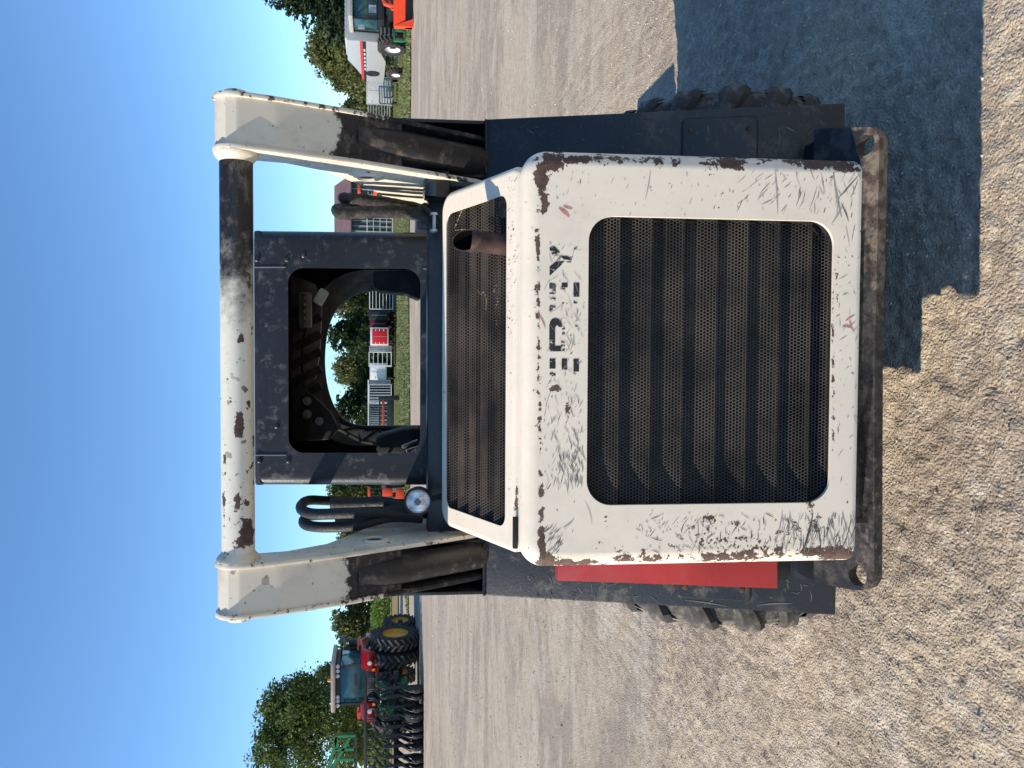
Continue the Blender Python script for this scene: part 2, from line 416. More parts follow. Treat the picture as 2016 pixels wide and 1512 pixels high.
# ================================================================== SKID STEER
loader = thing('skid_steer_loader', (0, 2.4, 0), 'black and dirty white wheeled skid steer loader seen from behind, rust along its rear door', 'loader')
L = loader
def yd(z): return 1.655+(z-.458)*(.060/.785)
dn = Vector((0, -1, .0764)).normalized()             # door normal
DP = (0, 1.655, .458)
def door_map(a, b, d): return Vector((a, yd(b), b))-dn*d
hol = [onplane(x, y, DP, dn) for x, y in ((1157, 430), (1157, 998), (1640, 430), (1636, 987))]
hx0 = (hol[1].x+hol[3].x)/2; hx1 = (hol[0].x+hol[2].x)/2; hz1 = (hol[0].z+hol[1].z)/2; hz0 = (hol[2].z+hol[3].z)/2
dz1 = 1.280
mb = MB(); ring_sheet(mb, (-.481, .479, .4515, dz1), [.022, .058, .058, .022], (hx0, hx1, hz0, hz1), .058, door_map, K=46, fil=.036, back=.098, lip=.009, ne=90, nc=14)
dw = blobs([(1085, 318, 32, 22, .95), (1066, 350, 13, 50, 1.0), (1072, 395, 9, 50, .6), (1130, 314, 50, 10, .85), (1180, 312, 60, 7, .62), (1215, 318, 60, 9, .42), (1290, 316, 30, 9, .62),
            (1300, 320, 12, 14, .60), (1330, 322, 12, 10, .62), (1440, 322, 45, 13, .78), (1440, 312, 60, 9, .6), (1390, 322, 20, 6, .5), (1560, 318, 30, 10, .62), (1610, 322, 50, 12, .86), (1660, 328, 40, 12, .9), (1640, 318, 60, 8, .6), (1500, 315, 60, 5, .35),
            (1068, 1075, 9, 50, .93), (1075, 1105, 20, 22, .95), (1120, 1109, 45, 9, .85), (1160, 1108, 30, 6, .7), (1066, 990, 6, 60, .45), (1250, 1100, 40, 9, .56), (1238, 1095, 14, 12, .6), (1300, 1098, 30, 8, .6), (1350, 1096, 30, 8, .5), (1410, 1098, 42, 13, .76), (1470, 1094, 45, 14, .66), (1500, 1075, 22, 20, .5),
            (1530, 1085, 20, 12, .6), (1600, 1086, 36, 10, .85), (1650, 1090, 52, 15, 1.0), (1400, 1018, 12, 10, .62), (1450, 1035, 10, 12, .52), (1595, 1000, 9, 30, .55), (1605, 1030, 10, 25, .5), (1700, 480, 6, 60, .35), (1648, 560, 5, 60, .35), (1640, 720, 4, 200, .45),
            (1095, 765, 12, 8, .60), (1118, 812, 8, 22, .5), (1395, 1050, 60, 30, 0.26), (1560, 1050, 60, 30, 0.28), (1440, 1070, 120, 20, 0.34), (1300, 1078, 120, 14, 0.24), (1060, 600, 4, 260, .50), (1063, 850, 5, 160, .42)])
door = mb.build('rear_door', M_white, L, attrs={'wear': dw, 'soot': zero})
# perforated louvred sheet
zl = [onplane(x, 700, DP, dn).z for x in (1222, 1285, 1348, 1412, 1474, 1537, 1600)]
pitchz = (zl[0]-zl[-1])/6
def prof_door(z):
    t = ((zl[0]-z)/pitchz) % 1.0                 # 0 just below an edge, 1 at the next edge
    return .036-.026*(t*t*(3-2*t)) if t > 0 else .036
mb = MB(); ri = rrect(hx0, hx1, hz0, hz1, .058, 90, 14); n_r = len(ri)
for d in (.009, .060): mb.v += [tuple(door_map(a, b, d)) for a, b in ri]
mb.f += [(j, (j+1) % n_r, n_r+(j+1) % n_r, n_r+j) for j in range(n_r)]; mb.build('grille_frame', M_interior, door)
mb = MB(); perforated(mb, hx0-.02, hx1+.02, hz0-.02, hz1+.02, door_map, prof_door, .0078, .71)
mb.build('perforated_grille', M_grille, door, smooth=False)
# slat edges of the louvres
mb = MB()
for z in zl:
    a, b = door_map(hx0-.02, z, .0102), door_map(hx1+.02, z, .0102)
    mb.add([a, b, b+Vector((0, .024, .0002)), a+Vector((0, .024, .0002))], [(0, 1, 2, 3)])
mb.build('louvre_edge', M_interior, door, smooth=False)
mb = MB(); mb.box(-.44, .44, 1.80, 2.15, .50, 1.20); mb.build('radiator_core', M_cavity, L)  # black block standing for the dark inside of the hood
mb = MB(); mb.box(-.45, .45, 1.70, 2.12, .468, .482); mb.build('light_stop', M_black, L)  # added, unseen: stops sun through the grille from streaking the ground shadow
for s in (-1, 1):
    mb = MB(); mb.prism([(s*.4375, 1.76, .49), (s*.4375, 1.815, 1.255), (s*.4375, 2.13, 1.385), (s*.4375, 2.13, .49)], (s*.001, 0, 0)); mb.build('dark_liner', M_cavity, L)  # added black sheets: hide the sunlit inner sides behind the grille holes
# hood sides
for s in (-1, 1):
    mb = MB(); mb.prism([(s*.452, 1.745, .47), (s*.452, 1.80, 1.262), (s*.452, 2.14, 1.40), (s*.452, 2.14, .47)], (s*-.012, 0, 0))
    mb.build('hood_side', M_white, L, attrs={'wear': zero, 'soot': zero}, fixn=True)
# letters left on the door (worn print)
m, t, b = new_mat('worn black lettering'); n = N(t)
hatch = n.noise(60, 5, .65, stretch=(1.6, 1, .5), rot=(0, R(20), 0))
al = n.step(n.math('ADD', n.attr('ink'), n.math('MULTIPLY', n.math('SUBTRACT', hatch, .5), 1.9)), .46, .52)
tr = t.nodes.new('ShaderNodeBsdfTransparent'); mx = t.nodes.new('ShaderNodeMixShader'); t.links.new(al, mx.inputs[0]); t.links.new(tr.outputs[0], mx.inputs[1]); t.links.new(b.outputs[0], mx.inputs[2])
t.links.new(mx.outputs[0], t.nodes['Material Output'].inputs[0]); b.inputs['Base Color'].default_value = (.015, .015, .018, 1); b.inputs['Roughness'].default_value = .5
M_ink = m
def zz(x, y): return 980+x/3.78, 460+y/3.78
def decal(name, polys, parent=door, mat=M_ink, off=.0006):
    mb = MB(); ink = []
    for solid, pl in polys:
        pts = [onplane(*zz(*p), DP, dn)+dn*off for p in pl]; mb.add(pts, [tuple(range(len(pts)))]); ink += [solid-.06]*len(pts)
    arr = np.array(ink)
    o = mb.build(name, mat, parent, smooth=False, attrs={'ink': lambda co: arr}); return o
rc = lambda a, b, c, d: [(a, c), (b, c), (b, d), (a, d)]
decal('letter_e', [(.85, rc(385, 429, 930, 1005)), (.42, rc(385, 429, 1005, 1100)), (.85, rc(475, 515, 930, 1012)), (.2, rc(475, 515, 1012, 1090)), (.75, rc(563, 604, 932, 1020)), (.42, rc(563, 604, 1020, 1130))])
arc = [(475-0, 690), (470, 660), (455, 637), (430, 628), (405, 634), (390, 652), (383, 680)]
decal('letter_r', [(.85, [(383, 680), (390, 652), (405, 634), (430, 628), (455, 637), (472, 655), (478, 695), (455, 695), (445, 682), (433, 685), (426, 700), (426, 790), (383, 790)]),
                   (.6, rc(383, 426, 790, 876)), (.6, rc(426, 470, 835, 876)), (.48, rc(470, 500, 800, 876)), (.35, rc(478, 500, 640, 800)),
                   (.35, rc(500, 604, 835, 876)), (.55, rc(570, 602, 822, 870)), (.5, [(560, 660), (585, 640), (603, 645), (600, 690), (580, 695)]), (.2, rc(500, 600, 700, 800))])
decal('letter_e', [(.68, rc(383, 430, 365, 410)), (.44, rc(383, 430, 410, 582)), (.72, rc(475, 519, 366, 400)), (.40, rc(475, 519, 400, 560)), (.80, rc(563, 607, 366, 470)), (.36, rc(563, 607, 470, 580))])
decal('letter_x', [(.80, [(385, 316), (385, 246), (430, 208), (497, 205), (470, 236)]), (.42, [(385, 118), (385, 58), (420, 90), (490, 170), (497, 205), (430, 208)]),
                   (.50, [(480, 170), (497, 150), (550, 190), (545, 215), (497, 215)]), (.40, [(497, 150), (612, 42), (630, 110), (628, 170), (550, 190)]), (.22, [(497, 215), (545, 215), (612, 300), (612, 340), (600, 335)])])
# scratches
mb = MB(); rs = np.random.RandomState(11)
def scratch(px, py, ln, ang, wd=1.1, curl=0.0, seg=4):
    P = []; a = ang; x, y = px, py
    for k in range(seg+1):
        P.append((x, y, a)); x += math.cos(a)*ln/seg; y += math.sin(a)*ln/seg; a += curl/seg
    o = len(mb.v)
    for k, (x, y, a) in enumerate(P):
        wq = wd*(.15+math.sin(PI*min(max(k/seg, .05), .95)))*.5
        for q in (-1, 1): mb.v.append(tuple(onplane(x-math.sin(a)*wq*q, y+math.cos(a)*wq*q, DP, dn)+dn*.0008))
    for k in range(seg): mb.f.append((o+2*k, o+2*k+1, o+2*k+3, o+2*k+2))
def inhole(x, y): return 1150 < x < 1645 and 425 < y < 1003
def scat(n, x0, x1, y0, y1, l0, l1, a0, a1, wd=1.0, curl=.3):
    for i in range(n):
        x = x0+(x1-x0)*rs.rand(); y = y0+(y1-y0)*rs.rand(); ln = l0+(l1-l0)*rs.rand()**2; an = R(a0+(a1-a0)*rs.rand())
        ex, ey = x+ln*math.cos(an), y+ln*math.sin(an)
        if inhole(x, y) or inhole(ex, ey) or not (1066 < x < 1698 and 316 < y < 1098) or not (1066 < ex < 1698 and 316 < ey < 1098): continue
        scratch(x, y, ln, an, wd*(.6+.9*rs.rand()), curl*(rs.rand()*2-1))
scat(120, 1070, 1150, 760, 960, 5, 26, 55, 120, .9)
scat(70, 1095, 1150, 860, 945, 10, 30, 60, 105, 1.2, .6)
scat(50, 1070, 1110, 1030, 1090, 8, 30, 100, 150, 1.0)
scat(110, 1080, 1150, 470, 780, 6, 30, 40, 140, .7, .5)
scat(150, 1540, 1700, 1005, 1080, 12, 60, 65, 115, 1.2, .6)
scat(120, 1250, 1540, 1008, 1085, 4, 26, 20, 160, 1.2, .6)
scat(60, 1560, 1690, 330, 470, 8, 50, 60, 130, 1.1, .4)
scat(30, 1460, 1560, 330, 430, 8, 40, 110, 150, .9)
scat(60, 1100, 1650, 330, 425, 3, 14, 60, 120, .9)
scat(40, 1648, 1698, 480, 960, 4, 22, 60, 160, 1.0)
scat(90, 1075, 1690, 320, 1095, 2, 6, 0, 180, 1.6)
for a in [(1525, 330, 92, R(84), 2.2, .1), (1280, 335, 60, R(95), 1.4, .2), (1690, 345, 60, R(130), 2.4, .05), (1640, 340, 90, R(82), 3.5, -.1), (1655, 400, 40, R(60), 2.2, .3), (1660, 400, 46, R(112), 3, .3),
          (1372, 1020, 70, R(80), 1.6, .8), (1540, 1005, 75, R(96), 2, .3), (1600, 1010, 80, R(100), 4, .2), (1630, 1020, 60, R(85), 2, -.4), (1675, 1015, 60, R(95), 1.5, .4), (1130, 1020, 30, R(120), 3, .8), (1150, 985, 50, R(60), 1.2, .5)]:
    scratch(*a, seg=7)
m, t, b = new_mat('bare scratched metal'); n = N(t); t.links.new(n.mix(n.island(), (.05, .04, .035), (.42, .38, .33)), b.inputs['Base Color']); b.inputs['Roughness'].default_value = .55
tag(mb.build('scratch_marks', m, door, smooth=False), kind='stuff')
mb = MB()
for a in [(1100, 409, 28, R(35), 6, .3), (1108, 405, 20, R(25), 4, -.3), (1062, 620, 30, R(60), 2.2, .3), (1060, 612, 22, R(80), 1.6, .2), (1664, 632, 22, R(-35), 3, .1), (1662, 640, 14, R(20), 4, .1), (1672, 630, 20, R(75), 2.5, .1)]: scratch(*a, seg=5)
tag(mb.build('paint_transfer', plain('red scuff', (.55, .20, .15), .6, var=.3, scale=120), door, smooth=False), kind='stuff')

# deck with its own grille
DS = (1.770, 1.286); DE = (2.125, 1.432)
dd = Vector((0, DE[0]-DS[0], DE[1]-DS[1])); DL = dd.length; dd.normalize(); dk = Vector((0, -dd.z, dd.y))
def deck_map(a, b, d): return Vector((a, DS[0], DS[1]))+dd*b-dk*d
def db(px, py):
    p = onplane(px, py, (0, DS[0], DS[1]), dk); return p.x, (p-Vector((0, *DS))).dot(dd)
b0 = (db(996, 700)[1]); b1 = db(878, 700)[1]
mb = MB(); ring_sheet(mb, (-.457, .452, -.004, DL), [.02, .055, .055, .02], (-.402, .392, b0, b1), .028, deck_map, K=30, fil=.016, back=.10, lip=.003, ne=60, nc=12)
deck = mb.build('engine_cover', M_white, L, attrs={'wear': blobs([(1018, 980, 3, 60, .5), (1015, 1050, 5, 60, .45)]), 'soot': zero})
mb = MB(); q = (b1-b0)/5
def prof_deck(b): t = ((b-b0)/q) % 1.0; return .024-.021*t*t*(3-2*t)
perforated(mb, -.415, .405, b0-.01, b1+.02, deck_map, prof_deck, .0078, .70)
mb.build('perforated_grille', M_grille, deck, smooth=False)
mb = MB(); mb.prism([(-.44, 1.79, 1.18), (.44, 1.79, 1.18), (.44, 2.13, 1.18), (-.44, 2.13, 1.18)], (0, 0, .02)); mb.build('shroud', M_cavity, L)  # black sheet standing for the dark space under the cover
mb = MB(); mb.prism([deck_map(-.468, DL-.03, .03), deck_map(.462, DL-.03, .03), deck_map(.462, DL-.03, .11), deck_map(-.468, DL-.03, .11)], dd*.045); mb.build('cover_seal', M_rubber, L, bevel=.008)
mb = MB(); mb.obox((-.405, 1.764, 1.2835), (.075, .010, .012)); mb.build('hinge_gap', M_interior, L, bevel=.002)
# dots of soot and grass on the cover's right side
mb = MB()
for i in range(150):
    px = 1020+35*rs.rand(); py = 400+rs.rand()**1.4*220; 
    r = .0006+.0018*rs.rand()**4
    P = onplane(px, py, (0, 1.737, 1.262), Vector((0, -.66, .75)))
for i in range(90):
    a, b = .05+.38*rs.rand(), -.002+rs.rand()*(b0-.002); r = .0006+.0014*rs.rand()**4; c = deck_map(a, b, -.0007)
    k = [c+Vector((r*math.cos(u), 0, 0))+dd*(r*1.6*math.sin(u)) for u in (0, 1.05, 2.1, 3.14, 4.2, 5.2)]; mb.add(k, [tuple(range(6))])
tag(mb.build('soot_spatter', M_cavity, deck, smooth=False), kind='stuff')
mb = MB()
for P in ([(885, 452), (905, 450), (912, 458)], [(884, 446), (898, 412)], [(965, 560), (960, 572), (968, 590), (962, 612), (966, 640)], [(928, 570), (935, 580), (940, 573), (946, 590), (944, 612)]):
    mb.tube([deck_map(db(*p)[0], db(*p)[1], .018) for p in P], .0009, 5)
tag(mb.build('straw', plain('dry straw', (.55, .42, .22), .8), deck), kind='stuff')
# exhaust
ex0 = deck_map(db(975, 483)[0], db(984, 483)[1], .03); tip = W(918, 473, 1.835)
ax = (tip-ex0).normalized()
pth = [ex0, ex0+(tip-ex0)*.6, tip]
pth = catmull([ex0+Vector((0, .02, -.06)), ex0, ex0.lerp(tip, .55), tip], 6)
def cutpipe(r):
    m_ = MB(); m_.tube(pth, r, 24, caps=False); k_ = len(m_.v)-24
    for j in range(24):
        v = Vector(m_.v[k_+j]); off = v-tip; m_.v[k_+j] = tuple(v+Vector((0, .15, 1))*(off.y*1.15))
    return m_, k_
mb, o1 = cutpipe(.0262); mi, o2 = cutpipe(.0235); base_i = len(mb.v)
ring_i = mi.v[o2:o2+24]; mb.v += ring_i
for j in range(24): mb.f.append((o1+j, o1+(j+1) % 24, base_i+(j+1) % 24, base_i+j))
xp = mb.build('exhaust_pipe', M_exhaust, L); M_bore, t, b = new_mat('soot black'); b.inputs['Base Color'].default_value = (.003, .003, .003, 1); b.inputs['Roughness'].default_value = 1; b.inputs['Specular IOR Level'].default_value = 0
mi.build('pipe_bore', M_bore, xp)
mb = MB(); mb.tube([ex0+Vector((0, .02, -.05)), ex0.lerp(tip, .4)], .0224, 16); mb.build('exhaust_baffle', M_cavity, L)

# bumper plate with lugs and holes
BN = Vector((0, -math.sin(R(18)), math.cos(R(18)))); BP = (0, 1.628, .468)
bp = lambda x, y: onplane(x, y, BP, BN)
def holeloop(cx, cy, rr, n=18):
    c = bp(cx, cy); e = Vector((1, 0, 0)); f = e.cross(BN)
    return [c+e*(rr*math.cos(2*PI*i/n))+f*(rr*math.sin(2*PI*i/n)) for i in range(n)]
lo = [bp(*p) for p in ((1722, 712), (1721, 1125), (1720, 1143), (1712, 1157), (1698, 1163), (1674, 1161), (1606, 1147), (1602, 1140), (1602, 1060), (1640, 1040), (1650, 712))]
ro = [bp(*p) for p in ((1722, 712), (1650, 712), (1650, 380), (1602, 360), (1602, 258), (1608, 253), (1688, 250), (1712, 250), (1724, 256), (1731, 272), (1731, 300))]
mb = MB(); mb.prism(lo, -BN*.029, hole=holeloop(1688, 1133, .0255)); mb.prism(ro, -BN*.029, hole=holeloop(1703, 285, .0255))
mb.prism([bp(1655, 400), bp(1655, 1030), bp(1718, 1030), bp(1718, 400)], -BN*.027)
m, t, b = new_mat('bumper paint and dust'); n = N(t)
bc_ = n.mix(n.step(n.noise(18, 6, .7), .45, .62), (.012, .013, .016), (.055, .05, .045))
dv = n.math('ADD', n.attr('dust'), n.math('MULTIPLY', n.math('SUBTRACT', n.noise(60, 6, .7), .5), 1.3))
bc_ = n.mix(n.step(dv, .35, .75), bc_, n.mix(n.step(n.noise(40, 5), .4, .6), (.075, .048, .034), (.20, .155, .11)))
t.links.new(bc_, b.inputs['Base Color']); b.inputs['Roughness'].default_value = .6; t.links.new(n.bump(n.noise(70, 4), .002), b.inputs['Normal'])
mb.build('rear_bumper', m, L, fixn=True, attrs={'dust': lambda co: np.clip((1.668-co[:, 1])/.02, 0, 1)*np.clip(.35+co[:, 0]*1.2, .30, .85)+(co[:, 0] < -.3)*.20})

for s in (-1, 1):
    mb = MB(); mb.box(min(s*.40, s*.565), max(s*.40, s*.565), 1.74, 1.93, .462, .50); mb.build('shadow_filler', M_black, L, bevel=.005)  # added unseen blocks that close a notch in the bumper's shadow
# tail plates
TB = Vector((0, 1.84, .406)); TT = Vector((0, 2.15, 1.305)); td = (TT-TB).normalized(); tn = Vector((0, -td.z, td.y))
def tp(x, z, d=0):
    t_ = (z-TB.z)/(TT.z-TB.z); return Vector((x, TB.y+(TT.y-TB.y)*t_, z))-tn*d
for s in (-1, 1):
    mb = MB(); mb.prism([tp(s*.40, .406), tp(s*.672, .406), tp(s*.672, 1.303), tp(s*.40, 1.303)], -tn*.02)
    mb.prism([tp(s*.672, .406, .0), tp(s*.672, 1.303, .0), (s*.672, 2.75, 1.303), (s*.672, 2.75, .85), (s*.672, 2.15, .62), (s*.672, 2.1, .406)], (-s*.012, 0, 0))
    mb.build('tail_plate', M_tail, L, bevel=.006, fixn=True)
    # access cover
    z1 = onplane(1341, 500, TB, tn).z; z0 = onplane(1486, 500, TB, tn).z
    xi, xo = (.42, .645)
    mp = lambda a, b, d: tp(s*a, b, d)
    mb = MB(); ring_sheet(mb, (xi-.004, xo+.004, z0-.004, z1+.004), .016, None, 0, lambda a, b, d: tp(s*a, b, d-.0022), fil=.0008, back=.003, ne=8, nc=5)
    mb.build('cover_gap', M_cavity, L, fixn=True)
    mb = MB(); ring_sheet(mb, (xi, xo, z0, z1), .014, None, 0, lambda a, b, d: tp(s*a, b, d-.0055), fil=.002, back=.004, ne=8, nc=5)
    cv = mb.build('access_cover', M_tail, L, fixn=True)
    for zc in (z0+.02, z1-.02):
        c = tp(s*(xo-.03), zc); mb = MB(); mb.lathe([(.0085, -.009), (.0085, 0), (.006, .004), (.001, .005)], c+tn*.005, tn, 8); mb.build('bolt', M_rustdot, cv)
# scuffs and weld beads on the tail plates
m, t, b = new_mat('pale scuff'); n = N(t); t.links.new(n.mix(n.island(), (.035, .034, .033), (.16, .15, .135)), b.inputs['Base Color']); b.inputs['Roughness'].default_value = .6
rs2 = np.random.RandomState(31)
def scuff(mb, px, py, ln, ang, wd, curl, seg=6):
    a = ang; o = len(mb.v)
    for k in range(seg+1):
        wq = wd*math.sin(PI*min(max(k/seg, .06), .94))*.5
        for q_ in (-1, 1): mb.v.append(tuple(onplane(px-math.sin(a)*wq*q_, py+math.cos(a)*wq*q_, TB, tn)+tn*.0012))
        px += math.cos(a)*ln/seg; py += math.sin(a)*ln/seg; a += curl/seg
    for k in range(seg): mb.f.append((o+2*k, o+2*k+1, o+2*k+3, o+2*k+2))
mb = MB()
for q_ in [(1530, 248, 50, R(70), 2.2, .9), (1545, 250, 26, R(20), 3, .4), (1410, 292, 40, R(-60), 5, .3), (1560, 275, 12, R(80), 3, 0), (1500, 222, 60, R(-3), 2, .1), (1345, 1181, 90, R(6), 2.5, .1), (1490, 1192, 70, R(-8), 3, .2), (1330, 1168, 30, R(40), 3, .5)]: scuff(mb, *q_)
for i in range(110):
    if rs2.rand() < .4: scuff(mb, 1000+600*rs2.rand(), 245+42*rs2.rand(), 4+14*rs2.rand(), R(360*rs2.rand()), .8+rs2.rand(), .6)
    else: scuff(mb, 1000+600*rs2.rand(), 1128+52*rs2.rand(), 4+20*rs2.rand(), R(360*rs2.rand()), .9+1.6*rs2.rand(), .6)
tag(mb.build('scuff_marks', m, L, smooth=False), kind='stuff')
for s in (-1, 1):
    mb = MB(); P = [tp(s*(.52+.15*k/14), 1.303+.001*(k % 2), -.001) for k in range(15)]; mb.tube(P, .0035, 6, rf=lambda q_: 1+.25*math.sin(q_*90)); mb.build('weld_bead', M_black, L)
# red panel on the left
mb = MB(); rp = [W(1098, 1120, 1.78), W(1098, 1144, 1.79), W(1200, 1147, 1.79), W(1531, 1159, 1.765), W(1531, 1100, 1.765)]
mb.prism([rp[0]+Vector((.03, 0, 0)), rp[1], rp[2], rp[3], rp[4]+Vector((.02, 0, 0))], (0, .03, 0)); mb.build('side_panel', M_red, L, bevel=.003, fixn=True)
mb = MB(); mb.box(-.56, -.50, 1.80, 1.84, .56, .66); mb.build('latch', M_black, L, bevel=.004)

# chassis, belly
mb = MB(); mb.prism([(-.52, 1.93, .33), (-.52, 2.2, 1.2), (-.52, 3.35, 1.0), (-.52, 3.5, .33)], (1.04, 0, 0)); mb.build('chassis', M_black, L, bevel=.01, fixn=True)

mb = MB(); mb.box(-.525, .525, 2.19, 2.26, 1.1, 1.462); mb.build('bulkhead', M_black, L, bevel=.006)

# towers: channel sections the arms stand in
for s in (-1, 1):
    mb = MB()
    z1 = 1.550
    mb.prism([(s*.669, 2.152, 1.285), (s*.662, 2.152, z1), (s*.662, 2.62, 1.50), (s*.669, 2.75, 1.20)], (-s*.010, 0, 0))
    mb.build('tower_wall', M_black, L, bevel=.003, fixn=True)
    mb = MB(); mb.prism([(s*.522, 2.155, 1.20), (s*.522, 2.17, 1.475), (s*.522, 2.62, 1.46), (s*.522, 2.75, 1.20)], (-s*.010, 0, 0))
    mb.box(min(s*.52, s*.66), max(s*.52, s*.66), 2.45, 2.47, 1.15, 1.48)
    mb.box(min(s*.52, s*.66), max(s*.52, s*.66), 2.172, 2.62, 1.20, 1.22)
    mb.build('tower_channel', M_cavity, L, fixn=True)
mb = MB(); mb.prism([(-.50, 2.23, 1.46), (.50, 2.23, 1.46), (.50, 2.45, 1.44), (-.50, 2.45, 1.44)], (0, 0, -.03)); mb.build('body_top', M_black, L, fixn=True)
# right bracket beside the arm
mb = MB(); a = W(832, 343, 2.2); b = W(882, 400, 2.2); mb.box(b.x, a.x, 2.12, 2.2, b.z, a.z); mb.build('bracket', plain('glossy black', (.008, .008, .010), .12), L, bevel=.014)
a = W(818, 410, 2.25); b = W(870, 458, 2.25); mb = MB(); mb.box(b.x, a.x, 2.20, 2.3, b.z, a.z); mb.build('valve_block', M_black, L, bevel=.008)
mb = MB(); mb.tube([W(855, 424, 2.14), W(855, 452, 2.14)], .0055, 8); mb.lathe([(.012, 0), (.012, .006), (.006, .009)], W(855, 424, 2.14), (1, 0, 0), 10); mb.lathe([(.012, 0), (.012, .006), (.006, .009)], W(855, 452, 2.14), (-1, 0, 0), 10); mb.build('bolt', M_steel, L)

# lift arms
KC = Vector((0, 1.952, 1.937)); KR = .054; TR = .0388
def arm_poly(x, grow=0.0):
    P = []
    for a in (200, 170, 140, 110, 85, 60, 35, 10):
        P.append((x, KC.y+(KR+grow)*math.cos(R(a)), KC.z+(KR+grow)*math.sin(R(a))))
    P += [(x, 2.025, 1.83), (x, 2.09, 1.735), (x, 2.30, 1.615), (x, 2.62, 1.495), (x, 2.95, 1.40), (x, 3.35, 1.18), (x, 3.62, .85), (x, 3.62, .62), (x, 3.50, .62), (x, 3.40, .80), (x, 3.15, 1.02), (x, 2.85, 1.16), (x, 2.45, 1.25), (x, 2.20, 1.26), (x, 2.145, 1.33), (x, 2.075, 1.47), (x, 1.985, 1.665), (x, 1.92, 1.85)]
    return P
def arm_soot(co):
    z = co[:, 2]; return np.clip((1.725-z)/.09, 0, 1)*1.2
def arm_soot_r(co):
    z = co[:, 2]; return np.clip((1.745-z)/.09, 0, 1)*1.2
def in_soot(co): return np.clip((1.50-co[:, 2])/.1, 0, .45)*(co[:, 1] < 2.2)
for s in (-1, 1):
    arm = MB(); arm.prism(arm_poly(s*.504), (s*-.012, 0, 0))
    ai = arm.build('lift_arm', M_whitearm, L, bevel=.003, fixn=True, attrs={'wear': lambda co: np.full(len(co), .12), 'soot': in_soot})
    mb = MB(); mb.prism(arm_poly(s*.626), (s*-.012, 0, 0))
    mb.build('outer_plate', M_whitearm, ai, bevel=.003, fixn=True, attrs={'wear': lambda co: np.clip((1.72-co[:, 2])*2, 0, .75)*(co[:, 1] < 2.2) + .30, 'soot': lambda co: np.clip((1.66-co[:, 2])/.05, 0, 1.2)})
    # rear web: strips between the plates, following the rear edge
    def web(pts, x0, x1, d):
        mbw = MB(); o = 0; rows = []
        dens = []
        for i in range(len(pts)-1):
            for k in range(14): dens.append(tuple(pts[i][q]+(pts[i+1][q]-pts[i][q])*k/14 for q in (0, 1)))
        dens.append(pts[-1])
        for y, z in dens: rows.append([(x0+(x1-x0)*k/6, y+d, z) for k in range(7)])
        for r in rows: mbw.v += r
        for i in range(len(rows)-1):
            for k in range(6): mbw.f.append((i*7+k, i*7+k+1, (i+1)*7+k+1, (i+1)*7+k))
        return mbw
    knee = [(KC.y+(KR-.006)*math.cos(R(a)), KC.z+(KR-.006)*math.sin(R(a))) for a in (40, 70, 100, 130, 160, 190)]
    rp_ = knee+[(1.925, 1.84), (1.99, 1.665), (2.045, 1.54)]
    mbw = web(rp_, s*.5035, s*.6145, .003)
    mbw.build('rear_web', M_whitearm, ai, angle=60, fixn=False, attrs={'wear': lambda co: np.clip((1.70-co[:, 2])/.04, 0, 1)*.3+.03, 'soot': arm_soot_r if s > 0 else arm_soot})
    mb = MB(); mb.tube(catmull([(s*.562, 2.03, 1.66), (s*.562, 2.06, 1.56), (s*.560, 2.11, 1.45), (s*.560, 2.17, 1.33), (s*.560, 2.22, 1.24)], 8), .040, 18)
    mb.build('link', M_grease, ai)
    mb = MB(); mb.prism([(s*.528, 2.03, 1.60), (s*.528, 2.19, 1.25), (s*.528, 2.26, 1.25), (s*.528, 2.20, 1.60)], (s*.065, 0, 0)); mb.build('link_plate', M_grease, ai, bevel=.006, fixn=True)
    # pin heads
    mb = MB(); mb.lathe([(.030, 0), (.032, .004), (.026, .012), (.012, .014), (.001, .014)], (s*.627, KC.y, KC.z), (s, 0, 0), 24); mb.build('pin_cap', M_whitearm, ai, attrs={'wear': lambda co: co[:, 0]*0+.35, 'soot': zero})
    # collar at the tube's end
    mb = MB(); mb.lathe([(.052, 0), (.052, .004), (.047, .012), (.0412, .018), (.0395, .022)], (s*.4925, KC.y, KC.z), (-s, 0, 0), 32); mb.build('tube_collar', M_whitearm, ai, attrs={'wear': lambda co: co[:, 0]*0+.1, 'soot': zero})
    # boss on the inner face
    bc = Vector((s*.492, 2.10, 1.61)) if s < 0 else Vector((s*.492, 2.12, 1.63))
    mb = MB(); mb.lathe([(.052, -.002), (.050, .0025), (.038, .004), (.036, .007), (.026, .008), (.0245, .001), (.001, .001)], bc, (-s, 0, 0), 28); mb.build('pivot_boss', M_whitearm, ai, attrs={'wear': lambda co: co[:, 0]*0+.2, 'soot': zero})
    mb = MB(); mb.lathe([(.0235, 0), (.001, .001)], bc+Vector((-s*.0025, 0, 0)), (-s, 0, 0), 24); mb.build('pin_hole', M_rustdot if s < 0 else M_cavity, ai)
    mb = MB(); mb.lathe([(.0, 0), (.02, 0), (.045, .004), (.05, .012), (.05, .03)], (s*.645, 2.24, 1.585), (-s, 0, 0), 20); mb.build('pivot_cover', M_grease, ai)
